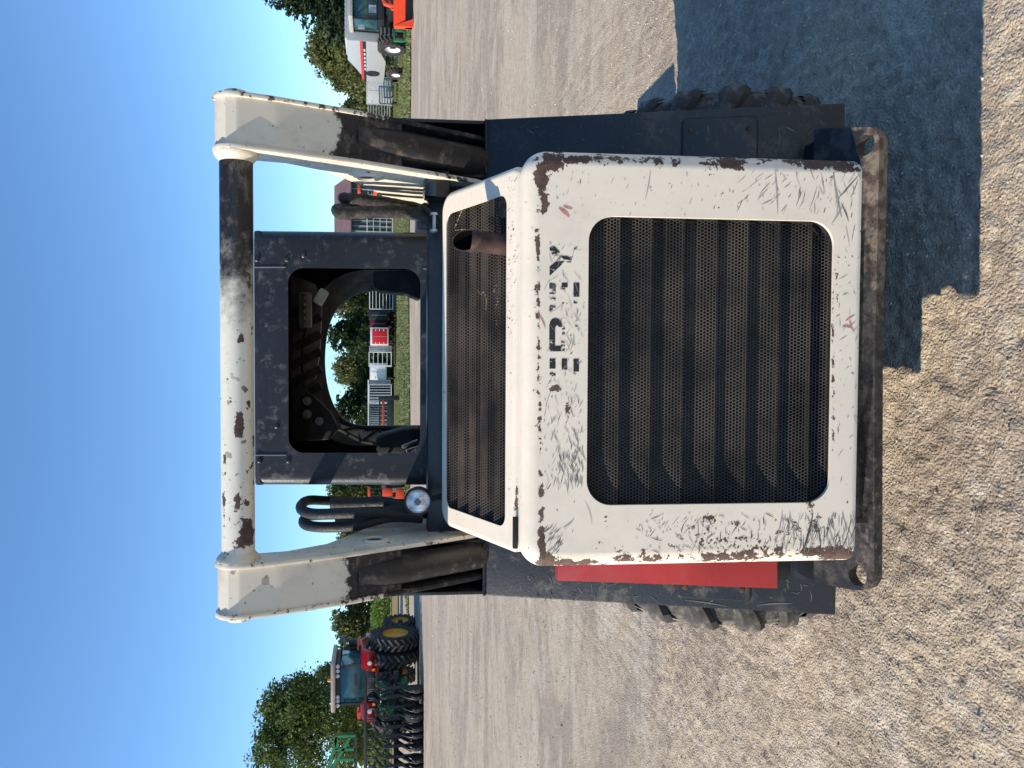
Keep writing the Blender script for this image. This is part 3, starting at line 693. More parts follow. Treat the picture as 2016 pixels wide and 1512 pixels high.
# torque tube
mb = MB(); nseg = 220; o = 0; nn = 40
for i in range(nseg+1):
    x = -.485+.97*i/nseg
    for j in range(nn): t = 2*PI*j/nn; mb.v.append((x, KC.y+TR*math.cos(t), KC.z+TR*math.sin(t)))
for i in range(nseg):
    for j in range(nn): mb.f.append((i*nn+j, i*nn+(j+1) % nn, (i+1)*nn+(j+1) % nn, (i+1)*nn+j))
tw = blobs([(470, 838, 11, 26, 1.0), (486, 1050, 15, 30, 1.0), (478, 1062, 12, 14, .9), (468, 984, 7, 13, .95), (487, 990, 5, 6, .95), (441, 985, 4, 18, .85), (475, 668, 9, 12, .75), (446, 475, 6, 10, .35), (455, 310, 14, 25, .8), (443, 905, 4, 30, .55), (490, 795, 4, 8, .8),
            (442, 1010, 3, 60, .5), (480, 1000, 30, 120, .22), (500, 880, 5, 40, .5), (450, 1090, 20, 40, .3)], .06)
def tsoot(co):
    x = co[:, 0]; g = np.clip((x-.04)/.30, 0, 1); return g*1.2*(1-.25*np.clip((x-.44)/.04, 0, 1))
tube = mb.build('cross_tube', M_tube, L, attrs={'wear': tw, 'soot': tsoot})

# ------------------------------------------------------------------ cab
def ycab(z): return 2.42+(z-1.45)*.15
cabtop = 1.985
def cab_map(a, b, d): return Vector((a, ycab(b)+d, b))
wl = [W(567, 893, ycab(1.87)), W(827, 527, ycab(1.52))]
wx0, wz1 = W(690, 893, 2.44).x, W(567, 700, 2.48).z
wx1, wz0 = W(690, 527, 2.44).x, W(827, 700, 2.43).z
mb = MB(); ring_sheet(mb, (-.399, .400, 1.36, cabtop), [.01, .03, .03, .01], (wx0, wx1, wz0, wz1), .048, cab_map, K=6, fil=.03, back=.10, lip=.003, ne=14, nc=10)
cab = mb.build('cab', M_cabblack, L)
YF = 3.22
for s in (-1, 1):   # side walls with a window opening filled by bars
    mb = MB(); x = s*.394
    mb.box(min(x, x-s*.012), max(x, x-s*.012), 2.53, YF, 1.36, 1.50)
    mb.box(min(x, x-s*.012), max(x, x-s*.012), 2.53, YF, 1.86, cabtop-.01)
    mb.box(min(x, x-s*.012), max(x, x-s*.012), 2.50, 2.62, 1.502, 1.858)
    mb.box(min(x, x-s*.012), max(x, x-s*.012), YF-.08, YF, 1.502, 1.858)
    mb.build('cab_side', M_cabblack, cab, fixn=True)
for s in (-1, 1):
    mb = MB(); x = s*.388
    for k in range(9): y = 2.66+k*.058; mb.box(x-.004, x+.004, y-.006, y+.006, 1.5, 1.86)
    for k in range(6): z = 1.53+k*.06; mb.box(x-.003, x+.003, 2.62, YF-.08, z-.005, z+.005)
    mb.build('side_screen', M_black, cab)
mb = MB(); mb.box(-.398, .398, 2.50, YF+.04, cabtop-.03, cabtop-.004); mb.build('roof', M_cabblack, cab, bevel=.008)
for k in range(7):
    mb = MB(); y = 2.62+k*.085; mb.obox((0.02, y, cabtop-.045), (.62, .030, .022), (0, 0, R(12))); mb.build('roof_rib', M_interior, cab, bevel=.006)
# front frame with arched doorway
fo = rrect(-.40, .40, 1.0, cabtop-.02, .04, 30, 10)
arch = [(825, 573), (735, 572), (705, 577), (680, 592), (660, 612), (645, 650), (639, 705), (643, 755), (655, 795), (672, 820), (692, 834), (720, 839), (825, 839)]
ap = [W(x, y, YF) for x, y in arch]
ap[0].z = 1.02; ap[-1].z = 1.02
ap = [ap[0]]+catmull(ap[1:-1], 4)+[ap[-1]]
ring = [Vector((.40, YF, 1.0)), Vector((.40, YF, cabtop-.03)), Vector((-.40, YF, cabtop-.03)), Vector((-.40, YF, 1.0)), Vector((ap[-1].x, YF, 1.0))]+ap[::-1]+[Vector((ap[0].x, YF, 1.0))]
mb = MB(); mb.prism(ring, (0, .04, 0)); mb.build('door_frame', M_interior, cab, bevel=.004, fixn=True)
# inner arch moulding: band swept from the rear window back to the doorway
mb = MB(); k = len(ap); c0 = Vector((0, 0, 1.5))
r1 = [p+Vector((0, -.004, 0)) for p in ap]; r2 = []
for p in ap:
    d = Vector((p.x, 0, max(0, p.z-1.45))); q = p+d.normalized()*.075; q.y = YF-.17; q.z = min(q.z, cabtop-.04); q.x = max(-.385, min(.385, q.x)); r2.append(q)
mb.v += [tuple(p) for p in r1]+[tuple(p) for p in r2]
for i in range(k-1): mb.f.append((i, i+1, k+i+1, k+i))
mb.build('arch_moulding', M_interior, cab)
# truss pattern trim on the left pillar
mb = MB()
tr_ = [(650, 838), (672, 846), (690, 856), (712, 868), (735, 872), (770, 872), (800, 866), (826, 856)]
tr2 = [(664, 824), (680, 834), (700, 841), (722, 843), (745, 843), (775, 844), (800, 844), (826, 843)]
pa = [W(x, y, 3.02) for x, y in tr_]; pb = [W(x, y, 3.12) for x, y in tr2]
for i in range(len(pa)-1): mb.add([pa[i], pa[i+1], pb[i+1], pb[i]], [(0, 1, 2, 3)])
mb.build('pillar_trim', M_interior2, cab)
mb = MB()
for i in range(len(pa)-1):
    o_ = Vector((0, -.012, 0)); mb.tube([pa[i]+o_, pb[min(i+1, 7)]+o_], .0045, 6) if i % 2 else mb.tube([pb[i]+o_, pa[i+1]+o_], .0045, 6)
mb.tube([p+o_ for p in pa], .008, 6); mb.tube([p+o_ for p in pb], .010, 6); mb.build('truss_bars', M_interior, cab)
# header lining; its stripes of sun and shade made as dark bars on brown
hp = [W(*p, 3.06) for p in ((572, 540), (572, 745), (590, 770), (622, 745), (630, 690), (634, 600), (622, 560))]
mb = MB(); mb.prism(hp, (0, .03, 0)); hl = mb.build('header_lining', plain('brown lining', (.08, .065, .052), .5, var=.4, scale=9), cab, bevel=.006, fixn=True)
for k_ in range(6):
    a_ = W(632, 590+k_*34, 3.045); b_2 = W(572, 545+k_*34+75, 3.045); mb = MB(); mb.bar(a_, b_2, .022, .03); mb.build('cross_band', M_interior, hl)
# gauges
for (x, y, r) in ((604, 790, 10), (604, 816, 10.5), (628, 830, 10)):
    c = W(x, y, 2.95); rr = r*2.95/FPX; mb = MB(); mb.lathe([(rr, 0), (rr*1.05, .004), (rr*.9, .012), (rr*.86, .008), (.001, .008)], c+Vector((0, .02, 0)), (0, -1, 0), 20); g = mb.build('gauge', M_interior, cab)
    mb = MB(); mb.lathe([(rr*.82, 0), (.001, .0005)], c+Vector((0, .0105, 0)), (0, -1, 0), 20); mb.build('gauge_face', plain('gauge face', (.09, .10, .11), .3, var=.3, scale=80), g)
    mb = MB(); mb.bar(c+Vector((-rr*.4, .009, -rr*.2)), c+Vector((rr*.5, .009, rr*.3)), .003, .002); mb.build('needle', plain('gauge needle', (.35, .06, .04), .5), g)
mb = MB(); gp = [W(*p, 2.985) for p in ((575, 870), (572, 760), (600, 765), (628, 790), (650, 812), (668, 845), (650, 866))]; mb.prism(gp, (0, .06, 0)); mb.build('gauge_housing', M_interior, cab, bevel=.01, fixn=True)
# switches on the right
mb = MB(); a = W(588, 645, 2.9); b = W(612, 575, 2.9); mb.box(a.x, b.x, 2.90, 2.96, b.z, a.z); sp = mb.build('switch_panel', M_interior2, cab, bevel=.01)
for i in range(5):
    c = W(599, 585+i*13.5, 2.895); mb = MB(); mb.box(c.x-.009, c.x+.009, 2.882, 2.9, c.z-.008, c.z+.008); mb.build('switch', plain('switch grey', (.05, .055, .06), .25), sp, bevel=.003)
mb = MB(); mb.obox(W(632, 585, 2.9), (.06, .05, .035), (0, R(30), 0)); mb.build('dome_light', plain('dusty white plastic', (.5, .47, .4), .5), cab, bevel=.01)
# seat: headrest bolster and armrests
mb = MB(); sp_ = [W(x, y, 2.75) for x, y in ((735, 531), (735, 562), (745, 572), (800, 578), (828, 590), (840, 560), (840, 531))]; mb.prism(sp_, (0, .12, 0)); mb.build('side_pad', M_interior, cab, bevel=.015, fixn=True)
mb = MB(); sp_ = [W(x, y, 2.8) for x, y in ((742, 893), (738, 868), (750, 858), (790, 846), (826, 842), (838, 893))]; mb.prism(sp_, (0, .14, 0)); mb.build('armrest', M_interior, cab, bevel=.015, fixn=True)
for (a0_, b0_, a1_, b1_) in ((792, 880, 822, 868), (800, 888, 826, 880)):
    mb = MB(); mb.tube([W(a0_, b0_, 2.7), W(a1_, b1_, 2.72)], .006, 8); mb.build('control_lever', M_steel, cab)
mb = MB(); mb.box(-.24, .24, 2.62, 3.0, .95, 1.32); mb.build('seat', M_interior, cab, bevel=.05)
# rivets and pressed lines
for (x, y) in ((506, 511), (565, 511), (598, 503), (511, 907), (568, 907), (545, 839)):
    p = W(x, y, 2.46); yy = ycab(p.z); p = W(x, y, yy); mb = MB(); mb.lathe([(.0085, -.002), (.008, .002), (.005, .0045), (.001, .005)], p, (0, -1, 0), 12); mb.build('rivet', M_cabblack, cab)
for (x0_, y0_, x1_, y1_) in ((500, 526, 562, 526), (833, 529, 868, 529), (503, 896, 563, 896)):
    a, b = W(x0_, y0_, 2.47), W(x1_, y1_, 2.44); a = W(x0_, y0_, ycab(a.z)); b = W(x1_, y1_, ycab(b.z)); mb = MB(); mb.tube([a, b], .0026, 6); mb.build('weld_seam', plain('scuffed edge', (.10, .10, .11), .4), cab)

# work lamp
lc = W(823, 987, 2.10); la = (Vector((0.0, -1, .12))).normalized()
rr = 27.5*2.1/FPX
mb = MB(); mb.lathe([(rr*.55, -.055), (rr*.8, -.045), (rr*1.0, -.02), (rr*1.02, 0), (rr*.98, .006), (rr*.88, .007), (rr*.86, .001)], lc, la, 32); lamp = mb.build('work_lamp', M_rubber, L)
m, t, b = new_mat('lamp glass'); n = N(t); b.inputs['Roughness'].default_value = .22; b.inputs['Metallic'].default_value = .25
t.links.new(n.bump(n.noise(9, 2, .5, stretch=(26, 1, 1)), .004), b.inputs['Normal']); t.links.new(n.mix(n.step(n.noise(60, 3), .4, .6), (.50, .53, .56), (.92, .92, .90)), b.inputs['Base Color'])
mb = MB(); mb.lathe([(rr*.87, .001), (rr*.6, .006), (rr*.3, .009), (.001, .010)], lc, la, 32, caps=False); mb.build('lens', m, lamp)
mb = MB(); mb.obox(lc+la*.013, (.016, .006, .016), (0, R(45), 0)); mb.build('bulb_shield', plain('lamp shield', (.12, .13, .15), .3), lamp, bevel=.003)
mb = MB(); mb.tube([lc+Vector((0, .02, -.03)), lc+Vector((.01, .05, -.09))], .008, 8); mb.build('lamp_bracket', M_black, lamp)

# hoses
def hose(name, pts, r, mat, cross_band=0, n=12):
    P = catmull(pts, 14); mb = MB(); mb.tube(P, r, n, rf=(lambda t: 1+cross_band*math.sin(t*rib_n*2*PI)) if cross_band else None); return mb.build(name, mat, L)
rib_n = 9
hose('hydraulic_hose', [W(815, 992, 2.62), W(740, 990, 2.62), W(650, 986, 2.60), W(608, 985, 2.54), W(593, 995, 2.42), W(597, 1006, 2.30), W(625, 1012, 2.22), W(690, 1010, 2.18), W(760, 1008, 2.18), W(830, 1015, 2.2)], .0155, M_rubber)
hose('hydraulic_hose', [W(815, 1002, 2.58), W(700, 1012, 2.58), W(640, 1014, 2.56), W(610, 1016, 2.50), W(598, 1024, 2.40), W(604, 1034, 2.30), W(640, 1038, 2.23), W(700, 1034, 2.2), W(770, 1018, 2.2), W(830, 1020, 2.22)], .0155, M_rubber)
hose('hydraulic_hose', [W(650, 990, 2.34), W(700, 990, 2.34), W(760, 990, 2.32), W(800, 1000, 2.28), W(840, 1010, 2.24)], .017, M_rubber)
hose('hydraulic_hose', [W(660, 1025, 2.27), W(720, 1020, 2.27), W(780, 1005, 2.26), W(840, 1000, 2.26)], .018, M_rubber)
rib_n = 11
hose('wrapped_hose', [W(850, 432, 2.20), W(800, 418, 2.19), W(720, 418, 2.18), W(675, 420, 2.18), W(667, 417, 2.2), W(674, 412, 2.24), W(760, 410, 2.28), W(830, 420, 2.3)], .0175, M_hose, .06)
hose('wrapped_hose', [W(850, 424, 2.26), W(790, 405, 2.25), W(720, 394, 2.24), W(685, 391, 2.24), W(676, 391, 2.27), W(690, 396, 2.31), W(780, 402, 2.35), W(840, 415, 2.36)], .0165, M_hose, .06)
hose('hydraulic_hose', [W(835, 405, 2.18), W(850, 420, 2.15), W(862, 440, 2.15)], .010, M_rubber)

# wheels
def wheel(cx, cy, rad, wid, lugs=True):
    mb = MB(); hw = wid/2; r = rad-.022; cz = rad+.0466
    prof = [(r*.60, -hw*.80), (r*.80, -hw*1.0), (r*.93, -hw*.98), (r*.985, -hw*.82), (r, -hw*.5), (r, hw*.5), (r*.985, hw*.82), (r*.93, hw*.98), (r*.80, hw*1.0), (r*.60, hw*.80)]
    mb.lathe(prof, (cx, cy, cz), (1, 0, 0), 56, caps=False); ty = mb.build('tyre', M_tyre, L)
    mb = MB(); mb.lathe([(r*.60, -hw*.78), (r*.56, -hw*.2), (r*.2, -hw*.1), (r*.2, hw*.3), (r*.56, hw*.5), (r*.60, hw*.78)], (cx, cy, cz), (1, 0, 0), 32); mb.build('rim', M_whitearm, ty, attrs={'wear': zero, 'soot': zero})
    NL = 15; proto = None
    if lugs:
        lb = MB()   # one lug: wide bar from near the centre line over the shoulder, local coords about the hub
        P = [(-.06, r-.004, .060, .028), (.30, r-.002, .034, .032), (.60, r-.002, .008, .038), (.84, r-.004, -.006, .044), (.99, r*.965, -.012, .048), (1.035, r*.90, -.014, .050)]
        ups = [(0, .018), (0, .018), (0, .018), (.003, .016), (.010, .009), (.009, .0)]
        for (fx, rr_, yy, wv), (ux, uz) in zip(P, ups):
            for (dy, up) in ((-wv, 0), (-wv*.62, 1), (wv*.62, 1), (wv, 0)): lb.v.append((fx*hw+ux*up, yy+dy, rr_+uz*up))
        for i in range(len(P)-1):
            for j in range(3): lb.f.append((i*4+j, i*4+j+1, (i+1)*4+j+1, (i+1)*4+j))
        lb.f.append((0, 3, 2, 1)); e = (len(P)-1)*4; lb.f.append((e, e+1, e+2, e+3))
        pr = lb.build('lug', M_tyre, ty, fixn=True, world=False, angle=25)
        hub = Vector((cx, cy, cz))-loader.location
        for side in (1, -1):
            for i in range(NL):
                if side == 1 and i == 0: o = pr
                else: o = pr.copy(); COL.objects.link(o); o.parent = ty
                o.location = hub; o.rotation_euler = (2*PI*(i+(.5 if side < 0 else 0))/NL, 0, 0)
                if side < 0: o.scale = (-1, 1, 1)
    return ty
for s in (-1, 1):
    wheel(s*.706, 2.57, .376, .262)
    wheel(s*.695, 3.36, .372, .255, False)
mb = MB(); mb.box(-.8, .8, 3.75, 4.35, .08, .50); mb.build('front_bucket', M_black, L, bevel=.03)

loader.scale = (1.03, 1.03, 1.03); loader.location = (0, 2.472, -.048)

# ================================================================== BACKGROUND
gd = lambda px, py: G(px, py)
# grass verge behind the yard
def sheet(name, pts, z, mat, label):
    mb = MB(); mb.add([(x, y, z) for x, y in pts], [tuple(range(len(pts)))]); return tag(mb.build(name, mat, smooth=False), label, kind='structure')
def grass_mat(name, a, b_, c_, sc=.6):
    m, t, b = new_mat(name); n = N(t)
    c = n.mix(n.step(n.noise(sc, 6, .65, stretch=(.5, 1.4, 1)), .35, .65), a, b_)
    c = n.mix(n.step(n.noise(3.5, 6, .7), .45, .7, 0, .7), c, c_)
    t.links.new(c, b.inputs['Base Color']); b.inputs['Roughness'].default_value = .95; b.inputs['Specular IOR Level'].default_value = .1
    t.links.new(n.bump(n.noise(7, 4, .7), .06), b.inputs['Normal']); return m
M_grass = grass_mat('grass', (.095, .125, .036), (.14, .15, .052), (.17, .155, .075))
M_field = grass_mat('dry field', (.30, .235, .11), (.24, .20, .10), (.16, .16, .06), .2)
xs = [-14 + i*2.2 for i in range(80)]
rs = np.random.RandomState(5)
edge = [(x, 39.5+.9*math.sin(x*.35)+rs.rand()*.8+(0 if x < 12 else -.12*(x-12))) for x in xs]
sheet('grass_verge', edge+[(600, 39), (600, 900), (-14, 900)], .05, M_grass, 'strip of mown grass between gravel yard and the parked trailers')
sheet('dry_field', [(-15, 62), (-13.9, 900), (-700, 900), (-700, 62), (-60, 60), (-30, 61)], .05, M_field, 'dry tan field beyond the tractor')
# grass blades along the edge
mb = MB()
for i in range(16000):
    x = -14+75*rs.rand(); y0 = 39.6+.9*math.sin(x*.35)-(0 if x < 12 else .12*(x-12)); y = y0+rs.rand()**1.5*26
    h = .05+.11*rs.rand(); wq = .03+.03*rs.rand(); a = rs.rand()*3.14
    mb.add([(x-wq*math.cos(a), y-wq*math.sin(a), .03), (x+wq*math.cos(a), y+wq*math.sin(a), .03), (x+.06*(rs.rand()-.5), y+.06*(rs.rand()-.5), .05+h)], [(0, 1, 2)])
m, t, b = new_mat('grass blades'); n = N(t); t.links.new(n.mix(n.island(), (.08, .115, .03), (.19, .19, .08)), b.inputs['Base Color']); b.inputs['Roughness'].default_value = .9
tag(mb.build('grass', m, smooth=False), 'green grass tufts along the edge of the yard', kind='stuff')

# ---- trees
def leaf_mat(name, a, b_, c_):
    m, t, b = new_mat(name); n = N(t)
    c = n.mix(n.island(), a, b_); c = n.mix(n.step(n.noise(.45, 3), .4, .65, 0, .6), c, c_)
    t.links.new(c, b.inputs['Base Color']); b.inputs['Roughness'].default_value = .6; b.inputs['Specular IOR Level'].default_value = .3
    b.inputs['Transmission Weight'].default_value = 0
    tl = t.nodes.new('ShaderNodeBsdfTranslucent'); t.links.new(c, tl.inputs[0]); mx = t.nodes.new('ShaderNodeMixShader'); mx.inputs[0].default_value = .38
    t.links.new(b.outputs[0], mx.inputs[1]); t.links.new(tl.outputs[0], mx.inputs[2]); t.links.new(mx.outputs[0], t.nodes['Material Output'].inputs[0]); return m
L_green = leaf_mat('leaves fresh', (.075, .115, .024), (.17, .205, .055), (.09, .13, .03))
L_olive = leaf_mat('leaves olive', (.10, .12, .035), (.18, .19, .065), (.13, .14, .05))
L_dark = leaf_mat('leaves dark', (.022, .045, .014), (.05, .085, .025), (.03, .055, .018))
L_spruce = leaf_mat('needles', (.016, .035, .016), (.04, .065, .028), (.02, .045, .02))
M_bark = plain('bark', (.09, .07, .055), .9, var=.4, scale=3)
def crown_mesh(name, blobs_, n, leaf, seed, mat, droop=0.0):
    r = np.random.RandomState(seed); vols = np.array([b[3]*b[4]*b[5] for b in blobs_])**.8; vols /= vols.sum()
    mb = MB()
    for bi, (cx, cy, cz, rx, ry, rz) in enumerate(blobs_):
        k = int(n*vols[bi]); d = r.randn(k, 3); d /= np.linalg.norm(d, axis=1)[:, None]; rad = r.rand(k)**.38*(1+.18*r.randn(k))
        # small sub clusters
        sub = r.randn(max(6, k//30), 3); sub /= np.linalg.norm(sub, axis=1)[:, None]; sub *= (.6+.45*r.rand(len(sub)))[:, None]
        pick = r.randint(0, len(sub), k); P = np.where((r.rand(k) < .72)[:, None], sub[pick]+r.randn(k, 3)*.13, d*rad[:, None])
        P = P*np.array([rx, ry, rz])+np.array([cx, cy, cz]); P[:, 2] -= droop*r.rand(k)
        for p in P:
            a = r.randn(3); a /= np.linalg.norm(a); q = r.randn(3); q -= a*q.dot(a); q /= np.linalg.norm(q); s = leaf*(.6+.8*r.rand())
            o = len(mb.v); a = a*s; q = q*s*.6
            mb.v += [tuple(p-a), tuple(p+q), tuple(p+a), tuple(p-q)]; mb.f.append((o, o+1, o+2, o+3))
    me = bpy.data.meshes.new(name); me.from_pydata(mb.v, [], mb.f); me.materials.append(mat); return me
def round_crown(w_, h_, zb, seed, k=34):
    r = random.Random(seed); out = [] if zb > 1 else [(w_*.45*math.cos(q*2.1), w_*.45*math.sin(q*2.1), zb+h_*.18, w_*.42, w_*.42, h_*.2) for q in range(3)]
    for i in range(k):
        t = r.random(); z = zb+h_*(.1+.85*t); m_ = math.sin(PI*min(.97, .18+.75*t))**.6; a = r.random()*6.28; q = r.random()**.5*w_*.62*m_
        s = w_*(.20+.20*r.random()); out.append((q*math.cos(a), q*math.sin(a), z-s*.3, s*1.05, s*1.05, s*.8))
    return out
def trunk_mesh(name, h, r0, crown, seed):
    r = random.Random(seed); mb = MB(); mb.tube(catmull([(0, 0, -.1), (.05*h*(r.random()-.5), 0, h*.3), (.08*h*(r.random()-.5), .03*h, h*.62), (0, 0, h*.85)], 4), r0, 8, rf=lambda t: 1-.75*t)
    for b in r.sample(crown, min(len(crown), 12)):
        z0_ = h*(.2+.35*r.random()); mb.tube(catmull([(0, 0, z0_), (b[0]*.5, b[1]*.5, (z0_+b[2])/2+.05*h), (b[0], b[1], b[2])], 3), r0*.32, 5, rf=lambda t: 1-.7*t)
    me = bpy.data.meshes.new(name); me.from_pydata(mb.v, [], mb.f); me.shade_smooth(); me.materials.append(M_bark); return me
KIND = {}
def kind(k, w_, h_, zb, n, leaf, mat, seed, blobs_=None, droop=0):
    cr_ = blobs_ or round_crown(w_/2, h_-zb, zb, seed); KIND[k] = (crown_mesh('crown', cr_, n, leaf, seed, mat, droop), trunk_mesh('trunk', h_, h_*.028, cr_, seed), w_, h_)
kind('broad', 9.0, 9.6, 1.3, 30000, .105, L_green, 3)
kind('far', 9.0, 9.0, .1, 14000, .21, L_olive, 5, droop=.5)
kind('far2', 8.0, 9.0, .1, 14000, .21, L_olive, 8, droop=.8)
kind('dark', 7.0, 8.5, .1, 14000, .20, L_dark, 12)
kind('willow', 10.0, 9.0, .1, 18000, .20, L_olive, 15, droop=1.2)
sb = []
for i in range(60):
    t = (i/60)**.9; a = i*2.4; r_ = 3.6*(1-t)+.25; sb.append((math.cos(a)*r_*.55, math.sin(a)*r_*.55, 1.0+11.5*t, r_*.5, r_*.5, .32))
kind('spruce', 7, 13, 1, 15000, .15, L_spruce, 21, sb, .35)
def tree(k, x, y, hs, ws, rot, label, group=None, name='tree'):
    cm, tm, w_, h_ = KIND[k]; t_ = thing(name, (x, y, .0), label, 'tree', group); t_.rotation_euler = (0, 0, rot); t_.scale = (ws, ws, hs)
    for nm, me_ in (('crown', cm), ('trunk', tm)):
        o = bpy.data.objects.new(nm, me_); COL.objects.link(o); o.parent = t_
    return t_
def tree_px(k, py, top, dist, wpx, rot, label, group=None, name='tree'):
    """dist metres away, crown centre at photo row py, top at photo column top"""
    p = W(top, py, dist); h = p.z; wdt = wpx/FPX*dist
    return tree(k, p.x, dist, h/KIND[k][3], wdt/KIND[k][2], rot, label, group, name)
GR = 'trees in the row beyond the yard'
tree_px('broad', 1450, 490, 52, 285, .4, 'large leafy green tree standing alone behind the red tractor and green implement', name='leafy_tree')
tree_px('broad', 1325, 618, 60, 90, 2.2, 'small leafy tree close behind the tractor cab roof')
for (k, py, top, dist, wp, lab) in (
    ('far', 1235, 650, 105, 130, 'olive bushy tree right of the tractor cab, above the strip of tall corn'),
    ('far2', 1155, 652, 108, 140, 'olive bushy tree behind the foot of the left lift arm'),
    ('dark', 1345, 665, 112, 120, 'dark tree low behind the tractor fender'),
    ('far2', 1440, 670, 110, 170, 'olive tree behind the green toolbar frame, far left'),
    ('far', 1055, 660, 95, 140, 'olive tree seen between the left arm and the hose loops'),
    ('far2', 975, 640, 90, 120, 'olive tree seen in the gap between cab and hoses'),
    ('dark', 870, 655, 92, 130, 'dark tree at the left edge of the cab opening'),
    ('dark', 800, 658, 80, 125, 'dark tree seen through the cab above the black planter'),
    ('willow', 735, 652, 84, 120, 'olive tree with hanging branches seen through the cab above the white trailer'),
    ('dark', 660, 642, 78, 110, 'tall dark tree seen through the middle of the cab opening'),
    ('willow', 590, 625, 82, 130, 'olive tree at the right side of the cab opening above the tall pen panels'),
    ('far', 510, 640, 86, 90, 'olive tree hidden mostly by the right cab post'),
    ('far', 225, 664, 86, 95, 'small shrubby tree above the stacked gates right of the loader arm'),
    ('dark', 205, 690, 84, 56, 'low dark bush above the joint of gates and grey trailer'),
    ('willow', 150, 640, 82, 130, 'rounded olive tree above the grey box trailer'),
    ('willow', 92, 598, 80, 200, 'largest rounded olive tree behind the combine'),
    ('willow', 30, 640, 80, 160, 'olive tree at the right rim behind the combine cab'),
    ): tree_px(k, py, top, dist, wp, random.random()*6, lab, GR)
tree_px('spruce', -5, 505, 58, 230, 1.0, 'dark spruce with ragged boughs in the upper right corner', name='spruce_tree')

# distant wood behind the tree row
mb = MB(); rs = np.random.RandomState(19)
for i in range(42000):
    x = -95+170*rs.rand(); y = 118+10*rs.rand(); top = 4.6+1.3*math.sin(x*.21)+1.0*math.sin(x*.53+1); z = top*rs.rand()**.7+.3*rs.randn(); s_ = .22+.3*rs.rand(); a = rs.randn(3); a /= np.linalg.norm(a); b = rs.randn(3); b -= a*b.dot(a); b /= np.linalg.norm(b)
    p = np.array([x, y, z]); mb.add([tuple(p-a*s_), tuple(p+b*s_*.7), tuple(p+a*s_), tuple(p-b*s_*.7)], [(0, 1, 2, 3)])
tag(mb.build('distant_wood', L_dark, smooth=False), 'dark distant wood closing the view behind the tree row', kind='stuff')
# corn strip, hedge
mb = MB(); rs = np.random.RandomState(9)
for i in range(9000):
    x = -62+62*rs.rand(); y = 88+7*rs.rand(); h = 2.0+.5*rs.rand(); z = h*rs.rand()**.6; a = rs.rand()*3.14; s = .25+.3*rs.rand()
    mb.add([(x-.05, y, z), (x+s*math.cos(a)*.5, y+s*math.sin(a)*.5, z+s*.7), (x+s*math.cos(a), y+s*math.sin(a), z+.05)], [(0, 1, 2)])
tag(mb.build('corn_crop', leaf_mat('corn', (.10, .19, .03), (.2, .28, .06), (.13, .2, .04)), smooth=False), 'bright green band of tall corn beyond the dry field', kind='stuff')

# ---- materials for far things
A_white = plain('far white metal', (.72, .74, .76), .4, var=.08)
A_grey = plain('galvanised', (.40, .42, .44), .4, .5, var=.25, scale=3)
A_lgrey = plain('pale grey panel', (.42, .44, .44), .5, var=.06)
A_red = plain('bright red panel', (.62, .010, .012), .4, var=.05)
A_dred = plain('dark red panel', (.13, .012, .018), .4, var=.1)
A_blk = plain('far black', (.012, .012, .013), .5, var=.2)
A_glass = plain('tinted glass', (.02, .07, .085), .08, var=.5, scale=1.2)
A_orange = plain('orange paint', (.75, .065, .015), .4, var=.06)
A_green = plain('implement green', (.012, .17, .055), .4, var=.12)
A_yellow = plain('yellow rim', (.62, .30, .02), .45, var=.1)
A_caser = plain('tractor red', (.22, .006, .010), .25, var=.1)
A_tyre = plain('far tyre', (.022, .021, .020), .85, var=.25, scale=3)
A_silver = plain('combine silver', (.34, .36, .37), .35, .1, var=.05)
A_roofred = plain('brown red roof metal', (.20, .115, .105), .5, var=.12, scale=.4)
A_wall = plain('dark green wall', (.07, .10, .085), .6, var=.2)
A_disc = plain('dark disc steel', (.05, .045, .04), .5, .5, var=.4, scale=2)
A_lamp = plain('lamp face', (.6, .6, .58), .2)
A_amber = plain('amber lens', (.8, .22, .02), .3)

